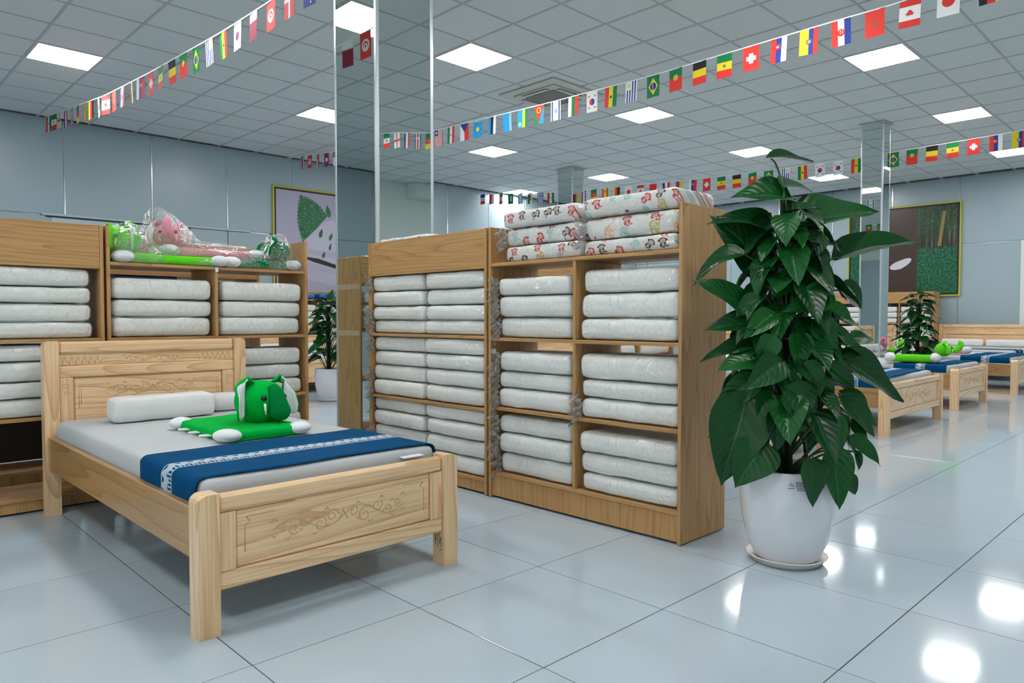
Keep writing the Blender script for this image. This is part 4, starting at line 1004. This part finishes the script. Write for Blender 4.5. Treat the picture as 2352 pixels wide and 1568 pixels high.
def main_leaves(o, base, st, pole, poth):
    rnd = random.Random(11); d0 = base.dot(VIEW)
    def pt(x, y, dd): return at_dist(1550 + x / 1.568, 330 + y / 1.568, d0 + dd)
    U, F = Vector((0, 0, 1)), -VIEW
    spec = [ # base xy, tip xy, base depth, tip depth (negative = nearer), normal (up, front), stretch
        (345, 55, 505, 45, 0, -.03, .9, .45, .8), (400, 200, 215, 145, 0, -.05, .75, .65, 1.15), (395, 150, 515, 135, 0, .05, .8, .5, 1.1), (400, 245, 530, 222, -.04, -.08, .8, .6, .8),
        (340, 300, 150, 225, .02, -.02, .7, .7, .8), (320, 430, 126, 258, .05, .02, .45, .85, .95), (470, 285, 757, 195, 0, -.02, .75, .65, .95), (410, 340, 630, 318, -.05, -.05, .8, .6, .9),
        (600, 410, 895, 325, .05, .05, .8, .5, .62), (235, 395, 52, 450, -.03, -.05, .85, .45, .75), (255, 590, 72, 487, -.05, -.08, .7, .65, .8), (400, 455, 252, 435, -.10, -.12, .9, .35, .7),
        (440, 500, 615, 590, -.12, -.16, .35, .95, 1.0), (550, 545, 390, 600, -.16, -.18, .3, .95, 1.0), (600, 525, 718, 585, -.06, -.06, .5, .85, 1.1), (590, 630, 682, 665, -.10, -.10, .8, .5, .8), 
        (300, 650, 103, 655, -.08, -.10, .6, .7, .7), (550, 700, 738, 758, -.12, -.12, .7, .7, .7), (270, 735, 88, 768, -.06, -.08, .8, .5, .7), (440, 690, 470, 825, -.18, -.22, .15, 1.0, 1.0),
        (300, 770, 150, 815, -.12, -.14, .6, .7, .8), (600, 780, 850, 918, -.12, -.16, .7, .7, .75), (375, 790, 255, 875, -.18, -.22, .35, .9, 1.05), (285, 855, 120, 948, -.12, -.12, .5, .8, .7),
        (410, 890, 543, 1025, -.20, -.24, .25, 1.0, 1.15), (255, 925, 178, 1240, -.14, -.16, .2, 1.0, .85), (600, 910, 738, 1052, -.10, -.12, .5, .8, .8), (365, 970, 378, 1112, -.18, -.22, .2, 1.0, 1.15),
        (540, 1000, 602, 1125, -.20, -.24, .25, 1.0, 1.3), (630, 1070, 757, 1157, -.14, -.16, .6, .8, .8), (315, 1085, 225, 1245, -.18, -.20, .25, 1.0, 1.15), (490, 1145, 507, 1312, -.22, -.25, .1, 1.0, .95),
        (575, 1110, 600, 1332, -.18, -.22, .15, 1.0, .75), (620, 1195, 662, 1278, -.16, -.16, .3, .9, .8), (650, 1110, 668, 1182, -.12, -.12, .3, .9, .7), (200, 1010, 115, 1055, -.08, -.08, .5, .8, .7),
        (650, 960, 738, 1015, -.06, -.06, .5, .8, .9), (450, 470, 345, 545, -.10, -.14, .4, .9, .9), (470, 420, 600, 470, -.10, -.12, .5, .8, 1.1), (560, 590, 650, 640, -.14, -.14, .5, .8, .9),
        (430, 430, 360, 470, -.1, -.1, .6, .7, 1), (510, 640, 600, 740, -.16, -.18, .4, .9, 1.0), (350, 620, 240, 690, -.14, -.16, .5, .85, .95), (350, 700, 300, 800, -.18, -.2, .3, .95, 1.0),
        (560, 800, 660, 880, -.18, -.2, .45, .85, 1.0), (470, 800, 560, 880, -.2, -.22, .35, .9, 1.0), (640, 1000, 700, 1060, -.1, -.1, .4, .9, 1), (300, 560, 215, 620, -.1, -.1, .5, .8, 1.0),
        (520, 330, 470, 420, -.1, -.12, .4, .9, 1.0), (330, 900, 300, 1010, -.16, -.18, .3, .95, 1), (480, 950, 430, 1060, -.18, -.2, .3, .95, 1), (640, 700, 720, 700, -.04, -.02, .6, .7, .9)]
    for k, (x0, y0, x1, y1, a, b, nu, nf, s) in enumerate(spec):
        P, T = pt(x0, y0, a), pt(x1, y1, b); put_leaf(o, base, P, T, U * nu + F * nf + RIGHT * rnd.uniform(-.2, .2), k + (k // 6), s); petiole(st, base, P, rnd)
    n = 84
    for k in range(n):
        t = k / n; z = .56 + .90 * t; ang = k * 2.4 + rnd.uniform(-.3, .3); r0 = (.06 + .12 * (1 - t) ** .5) * rnd.uniform(.6, 1.1)
        L = rnd.uniform(.15, .21) * (1.05 - .25 * t); dr = Vector((math.cos(ang), math.sin(ang), 0))
        P = base + dr * r0 + Vector((-.02, 0, z)); T = P + (dr * rnd.uniform(.45, .8) + Vector((0, 0, -rnd.uniform(.3, .75)))).normalized() * L
        put_leaf(o, base, P, T, dr * .8 + Vector((0, 0, .7)), k, 1.0); petiole(st, base, P, rnd)
    for k in range(7):
        a = rnd.uniform(0, 6.28); r = rnd.uniform(.02, .07)
        st.tube([(r * math.cos(a) * 1.6, r * math.sin(a) * 1.6, .36), (r * .7 * math.cos(a), r * .7 * math.sin(a), .7), (.03 * math.cos(a + 1) - .02, .03 * math.sin(a + 1), 1.1), (.028 * math.cos(a) - .02, .028 * math.sin(a), 1.5)], .008, 6)
def auto_leaves(H, R, seed):
    def fnc(o, base, st, pole, poth):
        rnd = random.Random(seed); n = 66
        for k in range(n):
            t = k / n; z = .50 + (H - .55) * t; ang = k * 2.4 + rnd.uniform(-.4, .4); env = R * (1 - .62 * t) ; r0 = env * rnd.uniform(.25, .62)
            L = rnd.uniform(.16, .23) * (1.1 - .25 * t); dr = Vector((math.cos(ang), math.sin(ang), 0))
            P = base + dr * r0 + Vector((0, 0, z)); T = P + (dr * rnd.uniform(.6, .95) + Vector((0, 0, -rnd.uniform(.1, .6) + .3 * t))).normalized() * L
            put_leaf(o, base, P, T, dr * .5 + Vector((0, 0, .9)), k, 1.0); petiole(st, base, P, rnd)
        put_leaf(o, base, base + Vector((0, 0, H - .06)), base + Vector((.03, -.02, H + .06)), -VIEW, 0)
    return fnc
p1 = make_plant('large leafy potted plant in a white glazed pot beside the open shelf', PB, main_leaves)
make_plant('smaller dark potted plant between the beds under the forest poster', Vector((10.72, 3.08, 0)), auto_leaves(1.40, .30, 5), .395, 1.2)
make_plant('potted plant glimpsed in the gap left of the large mirrored column', Vector((4.56, 7.80, 0)), auto_leaves(1.30, .42, 9), .395, 1.15)
# printed sticker on the big pot
def sticker():
    a0 = math.atan2(-VIEW.y, -VIEW.x); m = MB()
    def q(da, z): 
        a = a0 + da; r = .1925; return (r * math.cos(a), r * math.sin(a), z)
    rnd = random.Random(2)
    for row in range(5):
        z = .365 - row * .0075; x = -.20 + (.03 if row > 2 else 0)
        while x < .03:
            l = rnd.uniform(.015, .045); m.add([q(x, z), q(x + l, z), q(x + l, z + .0032), q(x, z + .0032)], [(0, 1, 2, 3)]); x += l + .012
    m.tube([q(-.33, .352), q(-.30, .366), q(-.28, .350), q(-.26, .362), q(-.24, .350)], .0014, 5); m.tube([q(-.35, .343), q(-.23, .343)], .001, 4)
    m.build('printed_label', M_INK, p1)['label'] = 'small block of dark lettering printed on the pot'
sticker()
m = MB(); m.tube([(-.02 + .033 * math.cos(t), .033 * math.sin(t), .93 + .006 * math.sin(t)) for t in [2 * math.pi * k / 20 for k in range(21)]], .006, 6); m.build('red_tie', plain('red_ribbon', (0.45, 0.02, 0.06), 0.5), p1)

# ------------------------------------------------------------------ bunting
FWD, FHT = .145, .205
def star(cx, cy, r, n=5, inner=.4, rot=0.0, ar=1.0):
    return [(cx + ar * (r if k % 2 == 0 else r * inner) * math.cos(math.pi * k / n + rot), cy + (r if k % 2 == 0 else r * inner) * math.sin(math.pi * k / n + rot) * 1.45) for k in range(2 * n)]
def circ(cx, cy, r, n=18, a0=0, a1=2 * math.pi): 
    return [(cx + r * math.cos(a0 + (a1 - a0) * k / n), cy + r * 1.45 * math.sin(a0 + (a1 - a0) * k / n)) for k in range(n if a1 - a0 > 6.2 else n + 1)]
def rc(a0, b0, a1, b1): return [(a0, b0), (a1, b0), (a1, b1), (a0, b1)]
def hs(cs, ws=None):      # horizontal stripes listed from the top edge of the flag
    ws = ws or [1] * len(cs); tot = sum(ws); y = 1.0; out = []
    for c, w_ in zip(cs, ws): out.append((c, rc(0, y - w_ / tot, 1, y), 0)); y -= w_ / tot
    return out
def vsx(cs, ws=None):     # vertical stripes from the hoist
    ws = ws or [1] * len(cs); tot = sum(ws); x = 0.0; out = []
    for c, w_ in zip(cs, ws): out.append((c, rc(x, 0, x + w_ / tot, 1), 0)); x += w_ / tot
    return out
def E(c, pts, k=1): return (c, pts, k)
def cross(c, cx, t, k=1): return [E(c, rc(cx - t, 0, cx + t, 1), k), E(c, rc(0, .5 - t * 1.4, 1, .5 + t * 1.4), k + .2)]
def full(c): return [(c, rc(0, 0, 1, 1), 0)]
FL = dict(
 germany=hs('kry'), belgium=vsx('kyr'), netherlands=hs('rwb'), france=vsx('bwr'), spain=hs('ryr', [1, 2, 1]) + [E('v', rc(.22, .38, .36, .62))], cameroon=vsx('gry') + [E('y', star(.5, .5, .10))],
 costarica=hs('bwrwb', [1, 1, 2, 1, 1]) + [E('w', circ(.35, .5, .09)), E('v', circ(.35, .5, .05), 2)], england=full('w') + cross('r', .5, .07), denmark=full('r') + cross('w', .38, .06), switzerland=full('r') + [E('w', rc(.41, .20, .59, .80)), E('w', rc(.29, .37, .71, .63), 1.2)],
 japan=full('w') + [E('r', circ(.5, .5, .20))], canada=vsx('rwr', [1, 2, 1]) + [E('r', [(.38, .5), (.44, .36), (.46, .42), (.52, .26), (.54, .36), (.60, .34), (.56, .47), (.62, .5), (.56, .53), (.60, .66), (.54, .64), (.52, .74), (.46, .58), (.44, .64)])],
 morocco=full('r') + [E('g', star(.5, .5, .15)), E('r', star(.5, .5, .09), 2)], croatia=hs('rwb') + [E('r', circ(.5, .5, .14))] + [E('w', rc(.42 + .08 * i, .40 + .11 * j, .46 + .08 * i, .455 + .11 * j), 2) for i in range(2) for j in range(2)], ecuador=hs('ybr', [2, 1, 1]) + [E('v', circ(.5, .48, .11)), E('l', circ(.5, .48, .065), 2)],
 serbia=hs('rbw') + [E('r', circ(.36, .56, .12)), E('w', rc(.33, .50, .39, .66), 2)], senegal=vsx('gyr') + [E('g', star(.5, .5, .10))], portugal=vsx('gr', [2, 3]) + [E('y', circ(.4, .5, .13)), E('r', circ(.4, .5, .08), 2), E('w', circ(.4, .5, .045), 3)],
 brazil=full('g') + [E('y', [(.10, .5), (.5, .12), (.9, .5), (.5, .88)]), E('b', circ(.5, .5, .17), 2), E('w', rc(.36, .50, .64, .54), 3)], uruguay=hs('wbwbwbwbw') + [E('w', rc(0, .445, .40, 1)), E('y', star(.2, .72, .12, 8, .55), 2)], ghana=hs('ryg') + [E('k', star(.5, .5, .11))],
 korea=full('w') + [E('r', circ(.5, .5, .17, 14, 0, math.pi)), E('b', circ(.5, .5, .17, 14, math.pi, 2 * math.pi))] + [E('k', rc(cx + d * .028 - .008, cy - .10, cx + d * .028 + .008, cy + .10)) for cx in (.22, .78) for cy in (.22, .78) for d in (-1, 0, 1)],
 qatar=full('m') + [E('w', [(0, 0), (.30, 0)] + [((.36 if k % 2 else .28), (k + .5) / 18) for k in range(18)] + [(.30, 1), (0, 1)])], tunisia=full('r') + [E('w', circ(.5, .5, .24)), E('r', circ(.52, .5, .17), 2), E('w', circ(.56, .5, .135), 3), E('r', star(.54, .5, .09), 4)],
 australia=full('b') + [E('w', rc(.20, .52, .26, 1)), E('w', rc(0, .72, .46, .80), 1.2), E('r', rc(.215, .52, .245, 1), 2), E('r', rc(0, .74, .46, .78), 2.2), E('w', star(.25, .25, .09, 7, .5))] + [E('w', star(a, b, .05, 7, .5)) for a, b in ((.74, .85), (.74, .2), (.62, .55), (.88, .6))],
 poland=hs('wr'), mexico=vsx('gwr') + [E('v', circ(.5, .5, .08))], saudi=full('g') + [E('w', rc(.22, .52, .78, .70)), E('w', rc(.28, .36, .72, .40), 1)], argentina=hs('lwl') + [E('y', star(.5, .5, .09, 8, .5))], wales=hs('wg') + [E('r', [(.2, .35), (.3, .6), (.25, .8), (.5, .62), (.7, .85), (.65, .55), (.85, .4), (.6, .42), (.5, .25), (.42, .42)])],
 liberia=hs('rwrwrwrwrwr') + [E('n', rc(0, .545, .36, 1)), E('w', star(.18, .77, .12), 2)], iran=hs('gwr') + [E('r', circ(.5, .5, .06))], czech=hs('wr') + [E('b', [(0, 0), (.5, .5), (0, 1)])], kazakhstan=full('c') + [E('y', circ(.52, .52, .13)), E('y', rc(.05, .05, .09, .95))], estonia=hs('ckw'),
 aruba=full('c') + [E('y', rc(0, .20, 1, .25)), E('y', rc(0, .08, 1, .13)), E('r', star(.2, .75, .10, 4, .35))], rwanda=hs('cyg', [2, 1, 1]) + [E('y', circ(.80, .76, .10))], eritrea=[('g', [(0, 1), (1, .5), (1, 1)], 0), ('c', [(0, 0), (1, 0), (1, .5)], 0), ('r', [(0, 0), (1, .5), (0, 1)], 0), E('y', circ(.26, .5, .16)), E('r', circ(.26, .5, .11), 2)], israel=full('w') + [E('b', rc(0, .78, 1, .90)), E('b', rc(0, .10, 1, .22)), E('b', star(.5, .5, .12, 6, .58)), E('w', star(.5, .5, .07, 6, .58), 2)], bulgaria=hs('wgr'),
 thailand=hs('rwbwr', [1, 1, 2, 1, 1]), laos=hs('rbr', [1, 2, 1]) + [E('w', circ(.5, .5, .15))], chile=hs('wr') + [E('b', rc(0, .5, .36, 1)), E('w', star(.18, .75, .1), 2)], austria=hs('rwr'), vietnam=full('r') + [E('y', star(.5, .5, .2))], pakistan=full('g') + [E('w', rc(0, 0, .25, 1)), E('w', circ(.6, .5, .17)), E('g', circ(.64, .54, .15), 2)], greece=hs('bwbwbwbwb') + [E('b', rc(0, .445, .37, 1)), E('w', rc(.15, .445, .21, 1), 2), E('w', rc(0, .69, .37, .75), 2)])
FLAGM = {}
def flag_mesh(name, back):
    key = (name, back)
    if key in FLAGM: return FLAGM[key]
    cols = []; m = MB(); sg_ = -1 if back else 1
    for (c, pts, lay) in FL[name]:
        if c not in cols: cols.append(c)
        ci = cols.index(c); P = [((b - .5) * FWD * sg_, -a * FHT) for a, b in pts]
        for side in ((-1, 1)):
            e = side * (.0003 + .00035 * lay); ids = tuple(range(len(P)))
            m.add([(x, e, z - .008) for x, z in P], [ids if (side < 0) == (sg_ > 0) else ids[::-1]], ci)
    me = m.mesh('flag_' + name, [fm(c) for c in cols]); FLAGM[key] = me
    return me
def bunting(label, nodes, items, y_ref, i_ref, back, step=.265, flip_from=None):
    """nodes: (x, y, z) polyline, y decreasing; items: flag names from the wall outwards"""
    def pos(y):
        for (a, b) in zip(nodes, nodes[1:]):
            if b[1] <= y <= a[1]:
                t = (a[1] - y) / (a[1] - b[1]); return Vector(a).lerp(Vector(b), t)
        return Vector(nodes[-1]) if y < nodes[-1][1] else Vector(nodes[0])
    o = thing('flag_bunting', label, 'bunting', nodes[0], 0, 'strings of little national flags'); org = Vector(nodes[0])
    m = MB(); ys = []; y = nodes[0][1]
    while y > nodes[-1][1]: ys.append(y); y -= .2
    pts = [pos(y) for y in ys] + [Vector(nodes[-1])]; vs = []
    for p in pts:
        q = p - org; vs += [(q.x - .001, q.y, q.z), (q.x + .001, q.y, q.z), (q.x + .001, q.y, q.z - .010), (q.x - .001, q.y, q.z - .010)]
    m.add(vs, [(4 * i + k, 4 * i + (k + 1) % 4, 4 * i + 4 + (k + 1) % 4, 4 * i + 4 + k) for i in range(len(pts) - 1) for k in range(4)]); m.build('ribbon', plain('white_ribbon', (0.78, 0.78, 0.78), 0.5), o)
    rnd = random.Random(len(items))
    for i, nm in enumerate(items):
        if nm is None: continue
        y = y_ref - (i - i_ref) * step
        if y > nodes[0][1] - .1 or y < nodes[-1][1] + .1: continue
        p = pos(y) - org; bk = back if flip_from is None or i < flip_from else not back
        f = link('flag', flag_mesh(nm, bk), o); f.location = p + Vector((.003, 0, 0))
        # faces the viewer's side (-x): local -y -> world -x
        sway = rnd.uniform(-.10, .10) + (rnd.uniform(-.25, .25) if y > 7.5 else 0); f.rotation_euler = (rnd.uniform(-.05, .05), rnd.uniform(-.04, .04), -math.pi / 2 + sway)
        f['label'] = 'small %s flag' % nm
BASE = 'england netherlands costarica cameroon spain germany japan canada morocco croatia ecuador serbia switzerland senegal belgium portugal brazil uruguay ghana korea'.split()
s1 = 'poland pakistan greece argentina wales liberia iran mexico'.split() + BASE + ['qatar', 'tunisia', 'denmark', 'australia', 'france', 'poland', 'mexico', 'saudi', 'argentina', 'iran', 'thailand', 'chile']
bunting('string of little flags running up from the back wall corner at the left', [(2.346, 11.34, 3.695), (2.37, 8.70, 3.42), (2.39, 7.33, 3.344), (2.41, 5.70, 3.28), (2.42, 4.92, 3.276), (2.45, 2.5, 3.34), (2.50, -.5, 3.52), (2.55, -3.45, 3.69)], s1, 6.26, s1.index('brazil'), False, .268)
s2 = 'thailand tunisia chile laos chile austria kazakhstan greece france argentina austria czech vietnam saudi'.split() + 'liberia iran czech kazakhstan estonia aruba rwanda eritrea israel bulgaria korea ghana uruguay brazil portugal belgium senegal switzerland serbia ecuador croatia morocco canada japan germany spain cameroon costarica netherlands england mexico qatar tunisia'.split()
bunting('long string of little flags crossing the ceiling in front of the air conditioner', [(5.815, 11.34, 3.69), (5.83, 9.78, 3.55), (5.84, 7.30, 3.424), (5.86, 5.53, 3.371), (5.87, 4.04, 3.346), (5.89, 2.40, 3.372), (5.90, 1.91, 3.375), (5.92, .9, 3.43), (5.94, .0, 3.60), (5.95, -.6, 3.69)], s2, 4.04, s2.index('brazil'), True, .250)
s3 = 'qatar tunisia denmark australia france poland mexico saudi argentina wales greece iran'.split() + BASE + 'korea ghana uruguay brazil portugal belgium senegal switzerland serbia ecuador croatia morocco canada japan germany'.split()
n3 = len('x ' * 12) // 2 + len(BASE)
bunting('distant string of little flags passing the slim mirrored columns', [(10.1, 11.34, 3.60), (10.35, 9.24, 3.414), (10.50, 7.387, 3.338), (10.62, 6.016, 3.297), (10.97, 3.96, 3.333), (10.95, 2.977, 3.348), (10.90, 1.977, 3.354), (10.9, .4, 3.44), (10.9, -3.45, 3.69)], s3, 3.515, n3 + 3, False, .247, n3)
